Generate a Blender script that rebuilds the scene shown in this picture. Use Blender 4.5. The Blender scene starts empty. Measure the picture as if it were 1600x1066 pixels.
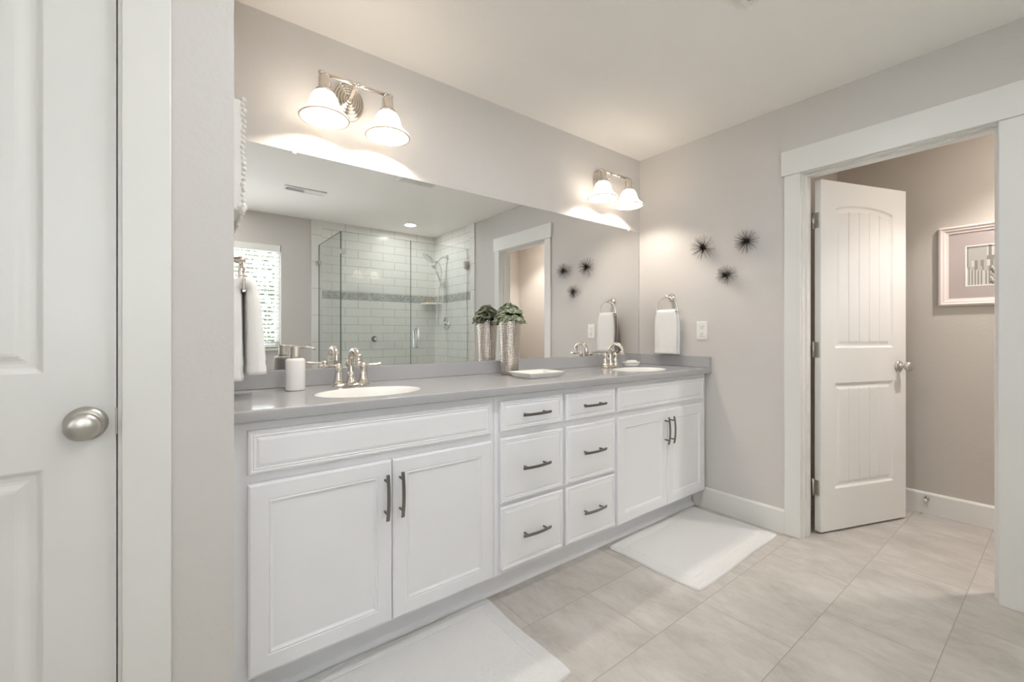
import bpy, bmesh, math, random
from mathutils import Vector, Matrix
random.seed(7)
SC = bpy.context.scene
COL = SC.collection
PI = math.pi

# ------------------------------------------------------------------ camera, sky, exposure
cam_d = bpy.data.cameras.new('camera')
cam = bpy.data.objects.new('camera', cam_d)
COL.objects.link(cam)
cam.location = (-2.746, -1.993, 1.140)
cam.rotation_euler = (PI / 2, 0, -math.radians(37.57))
cam_d.sensor_fit = 'HORIZONTAL'
cam_d.sensor_width = 36.0
cam_d.lens = 36.0 * 676.0 / 1600.0
cam_d.shift_y = -11.0 / 1600.0
cam_d.clip_start = 0.02
SC.camera = cam

SC.view_settings.view_transform = 'Standard'
SC.view_settings.look = 'None'
SC.view_settings.gamma = 1.0
SC.view_settings.use_curve_mapping = False
SC.view_settings.exposure = 1.18

W = bpy.data.worlds.new('sky')
SC.world = W
W.use_nodes = True
bg = W.node_tree.nodes['Background']
bg.inputs[0].default_value = (0.90, 0.945, 1.0, 1)
SKY = 4.4
bg.inputs[1].default_value = SKY

BULB = 210.0        # sconce bulbs, radiance
CAN = 60.0         # recessed ceiling lenses, radiance
try:
    SC.cycles.max_bounces = 10
    SC.cycles.diffuse_bounces = 6
    SC.cycles.glossy_bounces = 6
    SC.cycles.transparent_max_bounces = 16
    SC.cycles.sample_clamp_indirect = 6.0
    SC.cycles.use_denoising = True
    SC.cycles.caustics_reflective = False
    SC.cycles.caustics_refractive = False
except Exception:
    pass


def portal(name, loc, rot, sx, sy):
    l = bpy.data.lights.new(name, 'AREA')
    l.shape = 'RECTANGLE'
    l.size = sx
    l.size_y = sy
    l.cycles.is_portal = True
    o = bpy.data.objects.new(name, l)
    o.location = loc
    o.rotation_euler = rot
    COL.objects.link(o)


portal('window_daylight', (-2.81, -3.46, 1.545), (PI / 2, 0, PI), 1.95, 1.2)
portal('added_window_daylight', (-4.56, -2.85, 1.55), (PI / 2, 0, -PI / 2 + PI), .6, 1.3)  # sampling portal of the added left wall window


# ------------------------------------------------------------------ materials
def srgb(r, g, b):
    f = lambda c: ((c / 255) / 12.92) if c / 255 <= 0.04045 else (((c / 255) + 0.055) / 1.055) ** 2.4
    return (f(r), f(g), f(b), 1)


def mat(name, col, rough=0.5, metal=0.0, spec=0.5, coat=0.0):
    m = bpy.data.materials.new(name)
    m.use_nodes = True
    b = m.node_tree.nodes['Principled BSDF']
    b.inputs['Base Color'].default_value = col
    b.inputs['Roughness'].default_value = rough
    b.inputs['Metallic'].default_value = metal
    b.inputs['Specular IOR Level'].default_value = spec
    b.inputs['Coat Weight'].default_value = coat
    return m


def N(m, t, **kw):
    n = m.node_tree.nodes.new(t)
    for k, v in kw.items():
        setattr(n, k, v)
    return n


def L(m, a, b):
    m.node_tree.links.new(a, b)


def pb(m):
    return m.node_tree.nodes['Principled BSDF']


def coord(m, which='Object'):
    return N(m, 'ShaderNodeTexCoord').outputs[which]


def add_bump(m, height, strength=0.3, dist=0.002):
    b = N(m, 'ShaderNodeBump')
    b.inputs['Strength'].default_value = strength
    b.inputs['Distance'].default_value = dist
    L(m, height, b.inputs['Height'])
    L(m, b.outputs['Normal'], pb(m).inputs['Normal'])


def noise(m, scale, detail=3, rough=0.5, vec=None):
    n = N(m, 'ShaderNodeTexNoise')
    n.inputs['Scale'].default_value = scale
    n.inputs['Detail'].default_value = detail
    n.inputs['Roughness'].default_value = rough
    L(m, vec if vec is not None else coord(m), n.inputs['Vector'])
    return n.outputs['Fac']


def ramp(m, fac, stops):
    r = N(m, 'ShaderNodeValToRGB')
    e = r.color_ramp.elements
    while len(e) < len(stops):
        e.new(0.5)
    for el, (p, c) in zip(e, stops):
        el.position = p
        el.color = c
    L(m, fac, r.inputs['Fac'])
    return r.outputs['Color']


def wall_mat(name, col):
    m = mat(name, col, 0.75, spec=0.25)
    h = noise(m, 55, 3, 0.55)
    add_bump(m, ramp(m, h, [(0.42, (0, 0, 0, 1)), (0.6, (1, 1, 1, 1))]), 0.13, 0.0015)
    return m


M = {}
M['wall'] = wall_mat('greige wall paint', srgb(213, 209, 206))
M['wall2'] = wall_mat('taupe wall paint', srgb(200, 194, 187))
M['ceil'] = wall_mat('ceiling paint', srgb(252, 249, 245))
M['trim'] = mat('white trim paint', srgb(231, 230, 227), 0.35)
M['door'] = mat('white door paint', srgb(231, 230, 228), 0.32)
M['cab'] = mat('white cabinet lacquer', srgb(238, 238, 241), 0.33)
M['cabin'] = mat('cabinet interior board', srgb(214, 205, 190), 0.6)
M['chrome'] = mat('polished nickel', srgb(222, 215, 206), 0.07, 1.0)
M['steel'] = mat('chrome plate', srgb(232, 234, 236), 0.1, 1.0)
M['satin'] = mat('satin nickel', srgb(200, 196, 190), 0.3, 1.0)
M['pull'] = mat('brushed gunmetal pull', srgb(138, 134, 130), 0.33, 1.0)
M['mirror'] = mat('silvered mirror', (0.93, 0.936, 0.936, 1), 0.0, 1.0)
M['porcelain'] = mat('white porcelain', srgb(245, 244, 240), 0.12, coat=0.5)
M['ceramic'] = mat('matte white ceramic', srgb(240, 238, 236), 0.35)
M['plastic'] = mat('white plastic', srgb(242, 241, 238), 0.3)
M['dark'] = mat('dark recess', srgb(60, 58, 56), 0.6)
M['blackwire'] = mat('blackened wire', srgb(92, 84, 78), 0.42, 0.7)
M['soap'] = mat('white soap', srgb(247, 244, 238), 0.45)
M['sash'] = mat('white vinyl', srgb(238, 238, 236), 0.4)
M['slat'] = mat('white blind slat', srgb(240, 240, 236), 0.45)
M['rubber'] = mat('white rubber tip', srgb(225, 222, 216), 0.6)

# terry cloth
for nm, c in (('towel', srgb(250, 249, 248)), ('rug', srgb(226, 225, 224))):
    m = mat(nm + ' terry cloth', c, 0.95, spec=0.1)
    pb(m).inputs['Sheen Weight'].default_value = 0.25
    add_bump(m, noise(m, 420 if nm == 'towel' else 300, 2, 0.6), 0.6, 0.003)
    M[nm] = m

# quartz worktop
m = mat('grey quartz', srgb(178, 176, 175), 0.12, spec=0.5)
sp = noise(m, 900, 2, 0.5)
L(m, ramp(m, sp, [(0.3, srgb(170, 169, 171)), (0.5, srgb(178, 177, 179)), (0.72, srgb(185, 184, 186))]), pb(m).inputs['Base Color'])
M['quartz'] = m

# floor tile, half bond 675 x 337.5 mm
m = mat('stone look floor tile', srgb(190, 183, 175), 0.32, spec=0.45)
tc = coord(m)
mp = N(m, 'ShaderNodeMapping')
mp.inputs['Location'].default_value = (1.66 + 0.675 * 8, 1.03 + 0.3375 * 8, 0)
L(m, tc, mp.inputs['Vector'])
bk = N(m, 'ShaderNodeTexBrick')
bk.offset = 0.5
bk.offset_frequency = 2
bk.inputs['Scale'].default_value = 1.0
bk.inputs['Brick Width'].default_value = 0.675
bk.inputs['Row Height'].default_value = 0.3375
bk.inputs['Mortar Size'].default_value = 0.0016
bk.inputs['Mortar Smooth'].default_value = 0.2
bk.inputs['Bias'].default_value = 0.0
bk.inputs['Color1'].default_value = (0.42, 0.42, 0.42, 1)
bk.inputs['Color2'].default_value = (0.58, 0.58, 0.58, 1)
L(m, mp.outputs['Vector'], bk.inputs['Vector'])
st = N(m, 'ShaderNodeMapping')
st.inputs['Scale'].default_value = (1.7, 0.8, 1)
st.inputs['Rotation'].default_value = (0, 0, 0.35)
L(m, tc, st.inputs['Vector'])
# every tile takes its own piece of stone
off = N(m, 'ShaderNodeVectorMath', operation='MULTIPLY_ADD')
L(m, bk.outputs['Color'], off.inputs[0])
off.inputs[1].default_value = (37.0, 23.0, 0)
L(m, st.outputs['Vector'], off.inputs[2])
n1 = noise(m, 2.6, 9, 0.68, off.outputs['Vector'])
n2 = noise(m, 13.0, 7, 0.75, off.outputs['Vector'])
wv_ = N(m, 'ShaderNodeTexNoise')
wv_.inputs['Scale'].default_value = 3.4
wv_.inputs['Detail'].default_value = 10
wv_.inputs['Roughness'].default_value = 0.72
wv_.inputs['Distortion'].default_value = 0.9
L(m, off.outputs['Vector'], wv_.inputs['Vector'])
vein = ramp(m, wv_.outputs['Fac'], [(0.44, (0, 0, 0, 1)), (0.495, (1, 1, 1, 1)), (0.505, (1, 1, 1, 1)), (0.56, (0, 0, 0, 1))])
mx = N(m, 'ShaderNodeMath', operation='MULTIPLY_ADD')
L(m, n2, mx.inputs[0])
mx.inputs[1].default_value = 0.30
L(m, n1, mx.inputs[2])
mx2 = N(m, 'ShaderNodeMath', operation='MULTIPLY_ADD')
L(m, vein, mx2.inputs[0])
mx2.inputs[1].default_value = -0.07
L(m, mx.outputs[0], mx2.inputs[2])
tone = ramp(m, mx2.outputs[0], [(0.40, srgb(166, 161, 155)), (0.56, srgb(184, 179, 173)), (0.68, srgb(194, 189, 183)), (0.85, srgb(206, 202, 198))])
mixg = N(m, 'ShaderNodeMix', data_type='RGBA')
L(m, bk.outputs['Fac'], mixg.inputs['Factor'])
L(m, tone, mixg.inputs[6])
mixg.inputs[7].default_value = srgb(158, 151, 143)
L(m, mixg.outputs[2], pb(m).inputs['Base Color'])
inv = N(m, 'ShaderNodeMath', operation='SUBTRACT')
inv.inputs[0].default_value = 1.0
L(m, bk.outputs['Fac'], inv.inputs[1])
add_bump(m, inv.outputs[0], 0.35, 0.001)
M['floor'] = m


def tile_mat(name, axis, bw, rh, mortar, c1, c2, cm, off=0.5, loc=(0, 0, 0), rough=0.12):
    m = mat(name, c1, rough, spec=0.5)
    s = N(m, 'ShaderNodeSeparateXYZ')
    L(m, coord(m), s.inputs[0])
    c = N(m, 'ShaderNodeCombineXYZ')
    L(m, s.outputs[axis], c.inputs[0])
    L(m, s.outputs[2], c.inputs[1])
    mp = N(m, 'ShaderNodeMapping')
    mp.inputs['Location'].default_value = loc
    L(m, c.outputs[0], mp.inputs['Vector'])
    b = N(m, 'ShaderNodeTexBrick')
    b.offset = off
    b.inputs['Scale'].default_value = 1
    b.inputs['Brick Width'].default_value = bw
    b.inputs['Row Height'].default_value = rh
    b.inputs['Mortar Size'].default_value = mortar
    b.inputs['Mortar Smooth'].default_value = 0.1
    b.inputs['Color1'].default_value = c1
    b.inputs['Color2'].default_value = c2
    b.inputs['Mortar'].default_value = cm
    L(m, mp.outputs['Vector'], b.inputs['Vector'])
    L(m, b.outputs['Color'], pb(m).inputs['Base Color'])
    i = N(m, 'ShaderNodeMath', operation='SUBTRACT')
    i.inputs[0].default_value = 1.0
    L(m, b.outputs['Fac'], i.inputs[1])
    add_bump(m, i.outputs[0], 0.3, 0.001)
    return m


TW, TG = srgb(236, 235, 231), srgb(178, 176, 170)
M['tile_x'] = tile_mat('white subway tile', 0, 0.305, 0.1, 0.0022, TW, TW, TG, 0.5, (5.0, 5.05, 0))
M['tile_y'] = tile_mat('white subway tile return', 1, 0.305, 0.1, 0.0022, TW, TW, TG, 0.5, (5.1, 5.05, 0))
M['tile_edge'] = tile_mat('white border tile', 0, 9.0, 0.305, 0.002, TW, TW, TG, 0.0, (20, 5.05, 0))
M['mosaic_x'] = tile_mat('grey mosaic band', 0, 0.02, 0.022, 0.002, srgb(150, 153, 150), srgb(196, 198, 192), srgb(190, 190, 184), 0.5, (5, 5, 0), 0.2)
M['mosaic_y'] = tile_mat('grey mosaic band return', 1, 0.02, 0.022, 0.002, srgb(150, 153, 150), srgb(196, 198, 192), srgb(190, 190, 184), 0.5, (5, 5, 0), 0.2)


def glass_mat(name, tint, refl=1.0):
    m = bpy.data.materials.new(name)
    m.use_nodes = True
    nt = m.node_tree
    nt.nodes.remove(nt.nodes['Principled BSDF'])
    out = nt.nodes['Material Output']
    tr = nt.nodes.new('ShaderNodeBsdfTransparent')
    tr.inputs[0].default_value = tint
    gl = nt.nodes.new('ShaderNodeBsdfGlossy')
    gl.inputs['Roughness'].default_value = 0.0
    lw = nt.nodes.new('ShaderNodeLayerWeight')
    lw.inputs['Blend'].default_value = 0.5
    pw = nt.nodes.new('ShaderNodeMath')
    pw.operation = 'POWER'
    pw.inputs[1].default_value = 5.0
    nt.links.new(lw.outputs['Facing'], pw.inputs[0])
    mu = nt.nodes.new('ShaderNodeMath')
    mu.operation = 'MULTIPLY_ADD'
    mu.inputs[1].default_value = 0.6 * refl
    mu.inputs[2].default_value = 0.04 * refl
    nt.links.new(pw.outputs[0], mu.inputs[0])
    mixn = nt.nodes.new('ShaderNodeMixShader')
    nt.links.new(mu.outputs[0], mixn.inputs[0])
    nt.links.new(tr.outputs[0], mixn.inputs[1])
    nt.links.new(gl.outputs[0], mixn.inputs[2])
    nt.links.new(mixn.outputs[0], out.inputs[0])
    return m


M['glass'] = glass_mat('clear shower glass', (0.955, 0.975, 0.968, 1))
M['pane'] = glass_mat('window glass', (0.98, 0.985, 0.98, 1))
M['edge'] = mat('green glass edge', srgb(92, 110, 104), 0.2)


def emit_mat(name, col, s):
    m = mat(name, (0.8, 0.8, 0.8, 1), 0.5)
    pb(m).inputs['Emission Color'].default_value = col
    pb(m).inputs['Emission Strength'].default_value = s
    return m


M['bulb'] = emit_mat('lit bulb', (1.0, 0.90, 0.78, 1), BULB)
M['lens'] = emit_mat('added fill lens', (1.0, 0.95, 0.88, 1), CAN * .6)  # lens of the added rear fill downlight
M['lens_warm'] = emit_mat('lit warm downlight lens', (1.0, 0.90, 0.80, 1), CAN * 1.1)
M['lens_shower'] = emit_mat('lit shower downlight lens', (1.0, 0.98, 0.95, 1), CAN * 1.15)
M['lens_fill'] = emit_mat('added neutral fill lens', (0.97, 0.98, 1.0, 1), CAN * 1.35)  # lens of the two added fill downlights before the vanity

# frosted lamp glass
m = bpy.data.materials.new('frosted white lamp glass')
m.use_nodes = True
nt = m.node_tree
b = nt.nodes['Principled BSDF']
b.inputs['Base Color'].default_value = (0.93, 0.92, 0.89, 1)
b.inputs['Emission Color'].default_value = (1.0, 0.90, 0.78, 1)
b.inputs['Emission Strength'].default_value = 1.5
b.inputs['Roughness'].default_value = 0.2
tl = nt.nodes.new('ShaderNodeBsdfTranslucent')
tl.inputs[0].default_value = (0.95, 0.92, 0.87, 1)
mxs = nt.nodes.new('ShaderNodeMixShader')
mxs.inputs[0].default_value = 0.5
nt.links.new(b.outputs[0], mxs.inputs[1])
nt.links.new(tl.outputs[0], mxs.inputs[2])
nt.links.new(mxs.outputs[0], nt.nodes['Material Output'].inputs[0])
M['shade'] = m
M['rim'] = mat('clouded glass rim', srgb(246, 232, 214), 0.25)

# hammered vase metal
m = mat('hammered silver', srgb(205, 196, 188), 0.2, 1.0)
wv = N(m, 'ShaderNodeTexVoronoi')
wv.inputs['Scale'].default_value = 120
wv.inputs['Randomness'].default_value = 0.25
L(m, coord(m), wv.inputs['Vector'])
add_bump(m, wv.outputs['Distance'], 0.8, 0.0026)
M['hammered'] = m

m = mat('succulent leaf', srgb(120, 140, 112), 0.5, spec=0.3)
L(m, ramp(m, noise(m, 45, 2), [(0.3, srgb(104, 116, 92)), (0.5, srgb(150, 160, 134)), (0.72, srgb(202, 207, 184))]), pb(m).inputs['Base Color'])
M['leaf'] = m
M['soil'] = mat('dark moss', srgb(72, 82, 60), 0.9)
m = mat('tree leaf', srgb(78, 90, 66), 0.7)
M['tree'] = m
M['bark'] = mat('bark', srgb(96, 82, 68), 0.9)
M['bounce_ground'] = mat('pale bounce ground', srgb(240, 239, 234), 0.95)  # near-white so the outdoor ground reflects daylight upward
m = mat('white wicker weave', srgb(240, 239, 236), 0.55)
add_bump(m, noise(m, 130, 3, 0.6), 0.9, 0.004)
M['carved'] = m
m = mat('woven white tray', srgb(238, 236, 230), 0.5)
ck = N(m, 'ShaderNodeTexChecker')
ck.inputs['Scale'].default_value = 160
L(m, coord(m), ck.inputs['Vector'])
add_bump(m, ck.outputs['Fac'], 0.6, 0.0015)
M['tray'] = m
M['picframe'] = mat('pale picture frame', srgb(228, 216, 212), 0.35)
M['picmat'] = mat('mauve grey picture mat', srgb(182, 170, 168), 0.8)
M['matcore'] = mat('white mat bevel', srgb(240, 238, 232), 0.7)
GREYS = [mat('photo grey %s' % n, srgb(v, v - 3, v - 8), 0.5) for n, v in
         (('dark', 92), ('mid', 140), ('pale', 178), ('light', 205), ('white', 235))]


# ------------------------------------------------------------------ mesh helpers
class MB:
    def __init__(s):
        s.bm = bmesh.new()
        s.mi = 0

    def _faces(s, vs, fs, smooth=False):
        v = [s.bm.verts.new(p) for p in vs]
        out = []
        for f in fs:
            try:
                fc = s.bm.faces.new([v[i] for i in f])
            except ValueError:
                continue
            fc.smooth = smooth
            fc.material_index = s.mi
            out.append(fc)
        return v, out

    def box(s, x0, x1, y0, y1, z0, z1, bev=0.0, seg=2):
        vs = [(x, y, z) for x in (x0, x1) for y in (y0, y1) for z in (z0, z1)]
        fs = [(0, 1, 3, 2), (4, 6, 7, 5), (0, 4, 5, 1), (2, 3, 7, 6), (0, 2, 6, 4), (1, 5, 7, 3)]
        v, f = s._faces(vs, fs)
        if bev > 0:
            es = list({e for q in f for e in q.edges})
            r = bmesh.ops.bevel(s.bm, geom=es, offset=bev, segments=seg, profile=0.5, affect='EDGES')
            for q in r['faces']:
                q.smooth = True
                q.material_index = s.mi
        return s

    def lathe(s, prof, n=32, c=(0, 0, 0), sx=1.0, sy=1.0, mtx=None, cap=True):
        rings = []
        for r, z in prof:
            ring = []
            for k in range(n):
                a = 2 * PI * k / n
                p = Vector((c[0] + r * sx * math.cos(a), c[1] + r * sy * math.sin(a), c[2] + z))
                if mtx is not None:
                    p = mtx @ p
                ring.append(s.bm.verts.new(p))
            rings.append(ring)
        for i in range(len(rings) - 1):
            for k in range(n):
                f = s.bm.faces.new((rings[i][k], rings[i][(k + 1) % n], rings[i + 1][(k + 1) % n], rings[i + 1][k]))
                f.smooth = True
                f.material_index = s.mi
        if cap:
            for ring, rev in ((rings[0], True), (rings[-1], False)):
                f = s.bm.faces.new(list(reversed(ring)) if rev else ring)
                f.material_index = s.mi
        return s

    def tube(s, pts, rad, n=10, cap=True, flat=1.0):
        pts = [Vector(p) for p in pts]
        rr = rad if isinstance(rad, (list, tuple)) else [rad] * len(pts)
        prev = None
        rings = []
        for i, p in enumerate(pts):
            t = (pts[min(i + 1, len(pts) - 1)] - pts[max(i - 1, 0)]).normalized()
            if prev is None:
                u = t.cross(Vector((0, 0, 1)))
                if u.length < 1e-4:
                    u = t.cross(Vector((0, 1, 0)))
                u.normalize()
            else:
                u = prev - t * prev.dot(t)
                u.normalize()
            prev = u
            w = t.cross(u)
            rings.append([s.bm.verts.new(p + (u * math.cos(2 * PI * k / n) + w * flat * math.sin(2 * PI * k / n)) * rr[i]) for k in range(n)])
        for i in range(len(rings) - 1):
            for k in range(n):
                f = s.bm.faces.new((rings[i][k], rings[i][(k + 1) % n], rings[i + 1][(k + 1) % n], rings[i + 1][k]))
                f.smooth = True
                f.material_index = s.mi
        if cap:
            for ring, rev in ((rings[0], True), (rings[-1], False)):
                f = s.bm.faces.new(list(reversed(ring)) if rev else ring)
                f.material_index = s.mi
        return s

    def ball(s, c, r, nu=16, nv=10, sc=(1, 1, 1)):
        prof = [(max(r * math.sin(PI * i / nv), 1e-5), -r * math.cos(PI * i / nv)) for i in range(nv + 1)]
        m4 = Matrix.Translation(c) @ Matrix.Diagonal((sc[0], sc[1], sc[2], 1))
        s.lathe(prof, nu, mtx=m4)
        return s

    def prism(s, poly, a0, a1, axis='x', smooth=False):
        def P(u, v, a):
            return {'x': (a, u, v), 'y': (u, a, v), 'z': (u, v, a)}[axis]
        n = len(poly)
        vs = [P(u, v, a0) for u, v in poly] + [P(u, v, a1) for u, v in poly]
        fs = [tuple(range(n - 1, -1, -1)), tuple(range(n, 2 * n))]
        fs += [(i, (i + 1) % n, n + (i + 1) % n, n + i) for i in range(n)]
        v, f = s._faces(vs, fs)
        if smooth:
            for q in f[2:]:
                q.smooth = True
        return s

    def grid(s, fn, nu, nv, smooth=True, closed_u=False):
        rows = [[s.bm.verts.new(fn(i, j)) for j in range(nv)] for i in range(nu)]
        for i in range(nu if closed_u else nu - 1):
            for j in range(nv - 1):
                a = rows[i][j], rows[(i + 1) % nu][j], rows[(i + 1) % nu][j + 1], rows[i][j + 1]
                f = s.bm.faces.new(a)
                f.smooth = smooth
                f.material_index = s.mi
        return rows

    def build(s, name, mats, parent=None, mtx=None, normals=True):
        if mtx is not None:
            bmesh.ops.transform(s.bm, matrix=mtx, verts=s.bm.verts)
        if normals:
            bmesh.ops.recalc_face_normals(s.bm, faces=s.bm.faces)
        me = bpy.data.meshes.new(name)
        s.bm.to_mesh(me)
        s.bm.free()
        o = bpy.data.objects.new(name, me)
        for q in (mats if isinstance(mats, (list, tuple)) else [mats]):
            me.materials.append(q)
        COL.objects.link(o)
        if parent is not None:
            o.parent = parent
        return o


def tag(o, label, cat, group=None):
    o['label'] = label
    o['category'] = cat
    if group:
        o['group'] = group
    return o


def thing(name, label, cat, loc=(0, 0, 0), rz=0.0, group=None):
    o = bpy.data.objects.new(name, None)
    o.empty_display_size = 0.05
    COL.objects.link(o)
    o.location = loc
    o.rotation_euler = (0, 0, rz)
    return tag(o, label, cat, group)


def struct(o):
    o['kind'] = 'structure'
    return o


def copy_tree(o, label=None, loc=None, rz=None, parent=None):
    c = o.copy()
    COL.objects.link(c)
    c.parent = parent
    if label:
        c['label'] = label
    if loc is not None:
        c.location = loc
    if rz is not None:
        c.rotation_euler = (0, 0, rz)
    for ch in list(o.children):
        copy_tree(ch, parent=c)
    return c


def sstep(a, b, x):
    t = min(1, max(0, (x - a) / (b - a)))
    return t * t * (3 - 2 * t)


def relief(mb, w, h, thick, fn, xs, zs):
    """slab, front at local y=0 facing -y, displaced inwards by fn(x,z); origin lower left"""
    xs = sorted({round(x, 5) for x in xs if 0 <= x <= w} | {0, w})
    zs = sorted({round(z, 5) for z in zs if 0 <= z <= h} | {0, h})
    rows = mb.grid(lambda i, j: (xs[i], fn(xs[i], zs[j]), zs[j]), len(xs), len(zs), smooth=False)
    nx, nz = len(xs), len(zs)
    back = [mb.bm.verts.new((x, thick, z)) for x, z in ((0, 0), (w, 0), (w, h), (0, h))]
    F = mb.bm.faces.new
    F(back)
    F([rows[i][0] for i in range(nx)] + [back[1], back[0]])
    F([rows[i][nz - 1] for i in range(nx - 1, -1, -1)] + [back[3], back[2]])
    F([rows[0][j] for j in range(nz - 1, -1, -1)] + [back[0], back[3]])
    F([rows[nx - 1][j] for j in range(nz)] + [back[2], back[1]])


# ------------------------------------------------------------------ room shell
CH = 2.44
WR = 0.12            # right wall thickness
XR = -2.6355         # return wall face
YC = -0.69           # closet wall face
YB = -3.30           # back wall face
XL = -4.40           # left wall face
XT = 1.025           # toilet room far wall face

struct(MB().box(XL - .12, XT + .12, YB - .12, .12, -.1, 0).build('floor', M['floor']))
struct(MB().box(XL - .12, XT + .12, YB - .12, .12, CH, CH + .1).build('ceiling', M['ceil']))
struct(MB().box(XL - .12, XT + .12, 0, .12, 0, CH).build('wall_front', M['wall']))

OY0, OY1, OH = -1.795, -1.070, 2.032     # toilet room doorway
mb = MB()
mb.box(0, WR, OY1, 0, 0, CH)
mb.box(0, WR, YB, OY0, 0, CH)
mb.box(0, WR, OY0, OY1, OH, CH)
struct(mb.build('wall_right', M['wall']))

# back wall with window hole
WX0, WX1, WZ0, WZ1 = -3.75, -1.865, 0.985, 2.105
mb = MB()
mb.box(XL - .12, WX0, YB - .12, YB, 0, CH)
mb.box(WX1, XT + .12, YB - .12, YB, 0, CH)
mb.box(WX0, WX1, YB - .12, YB, 0, WZ0)
mb.box(WX0, WX1, YB - .12, YB, WZ1, CH)
struct(mb.build('wall_back', M['wall']))

# left wall, holed for the added daylight window
LY0, LY1, LZ0, LZ1 = -3.1, -2.6, 0.95, 2.15
mb = MB()
mb.box(XL - .12, XL, YB, LY0, 0, CH)
mb.box(XL - .12, XL, LY1, 0, 0, CH)
mb.box(XL - .12, XL, LY0, LY1, 0, LZ0)
mb.box(XL - .12, XL, LY0, LY1, LZ1, CH)
struct(mb.build('wall_left', M['wall']))

DX0, DX1 = -3.520, -2.8535       # closet doorway
mb = MB()
mb.box(XL, DX0, YC, YC + .11, 0, CH)
mb.box(DX1, XR, YC, YC + .11, 0, CH)
mb.box(DX0, DX1, YC, YC + .11, OH, CH)
struct(mb.build('wall_closet', M['wall']))
struct(MB().box(XR - .11, XR, YC + .11, 0, 0, CH).build('wall_return', M['wall']))

struct(MB().box(XT, XT + .12, YB, 0, 0, CH).build('wall_toilet_far', M['wall2']))
struct(MB().box(WR, XT, -.95, -.85, 0, CH).build('wall_toilet_near_side', M['wall2']))
struct(MB().box(WR, XT, -2.85, -2.75, 0, CH).build('wall_toilet_end', M['wall2']))
struct(MB().box(WR, WR + .004, OY1, -.95, 0, CH).box(WR, WR + .004, -2.75, OY0, 0, CH).box(WR, WR + .004, OY0, OY1, OH, CH).build('wall_toilet_door_side', M['wall2']))


def base_prof(h=0.13, t=0.014):
    return [(0, 0), (t, 0), (t, h - .012), (t - .004, h - .004), (t - .008, h), (0, h)]


BB = 0.135
# baseboards: profile extruded
mb = MB()
mb.prism([(-u, v) for u, v in base_prof(BB)], -.985, -.43, 'y')
struct(mb.build('baseboard_right', M['trim']))
struct(MB().prism([(-u, v) for u, v in base_prof(BB)], -2.27, -1.885, 'y').build('baseboard_right_rear', M['trim']))
struct(MB().prism([(XT - u, v) for u, v in base_prof(BB)], -2.75, -.95, 'y').build('baseboard_toilet', M['trim']))
struct(MB().prism([(YC - u, v) for u, v in base_prof(BB)], -2.7605, XR, 'x').build('baseboard_closet', M['trim']))
struct(MB().prism([(XL + u, v) for u, v in base_prof(BB)], YB, YC, 'y').build('baseboard_left', M['trim']))
struct(MB().prism([(YB + u, v) for u, v in base_prof(BB)], XL, -1.56, 'x').build('baseboard_back', M['trim']))


def casing(sgn_axis):
    pass


# toilet room door casing (on X=0, projecting -X) and its jamb
mb = MB()
mb.box(-.018, 0, OY1 + .003, OY1 + .085, 0, 2.035, .003)
mb.box(-.018, 0, OY0 - .085, OY0 - .003, 0, 2.035, .003)
mb.box(-.024, 0, OY0 - .099, OY1 + .099, 2.035, 2.175, .003)
struct(mb.build('trim_1', M['trim']))
mb = MB()
mb.box(-.001, WR + .004, OY1 - .001, OY1 + .006, 0, OH)
mb.box(-.001, WR + .004, OY0 - .006, OY0 + .001, 0, OH)
mb.box(-.001, WR + .004, OY0, OY1, OH - .001, OH + .006)
mb.box(.038, .076, OY1 - .012, OY1, 0, OH, .002)
mb.box(.038, .076, OY0, OY0 + .012, 0, OH, .002)
mb.box(.038, .076, OY0 + .012, OY1 - .012, OH - .012, OH, .002)
struct(mb.build('trim_2', M['trim']))
# inner casing in toilet room
mb = MB()
mb.box(WR + .004, WR + .020, OY0 - .085, OY0 - .006, 0, 2.035, .003)
mb.box(WR + .004, WR + .020, OY0 - .095, OY1 + .075, 2.04, 2.17, .003)
mb.box(WR + .004, WR + .020, OY1 + .006, OY1 + .075, 0, 2.035, .003)
struct(mb.build('trim_3', M['trim']))
# closet casing
mb = MB()
mb.box(-2.8475, -2.7605, YC - .018, YC, 0, 2.035, .003)
mb.box(DX0 - .09, DX0 - .004, YC - .018, YC, 0, 2.035, .003)
mb.box(DX0 - .10, -2.748, YC - .024, YC, 2.035, 2.175, .003)
struct(mb.build('trim_4', M['trim']))
mb = MB()
mb.box(DX1 - .001, DX1 + .006, YC - .001, YC + .11, 0, OH)
mb.box(DX0 - .006, DX0 + .001, YC - .001, YC + .11, 0, OH)
mb.box(DX0, DX1, YC - .001, YC + .11, OH - .001, OH + .006)
mb.box(DX1 - .014, DX1, YC + .045, YC + .08, 0, OH)
mb.box(DX0, DX0 + .014, YC + .045, YC + .08, 0, OH)
struct(mb.build('trim_5', M['trim']))


# ------------------------------------------------------------------ doors
def panel_depth(x, z, x0, x1, z0, z1, rise, planks):
    zt = z1
    if rise:
        t = (x - x0) / (x1 - x0) * 2 - 1
        zt = z1 + rise * math.sqrt(max(0, 1 - t * t * 0.92)) - rise * math.sqrt(0.08)
    dd = min(x - x0, x1 - x, z - z0, zt - z)
    if dd <= 0:
        return 0.0
    y = 0.010 * sstep(0, .012, dd) - 0.006 * sstep(.020, .042, dd)
    if planks and dd > .03:
        n = 5
        pw = (x1 - x0 - .06) / n
        for k in range(1, n):
            g = abs(x - (x0 + .03 + k * pw))
            if g < .005:
                y += 0.0045 * (1 - g / .005) * min(1, (dd - .03) / .01)
    return y


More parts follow.
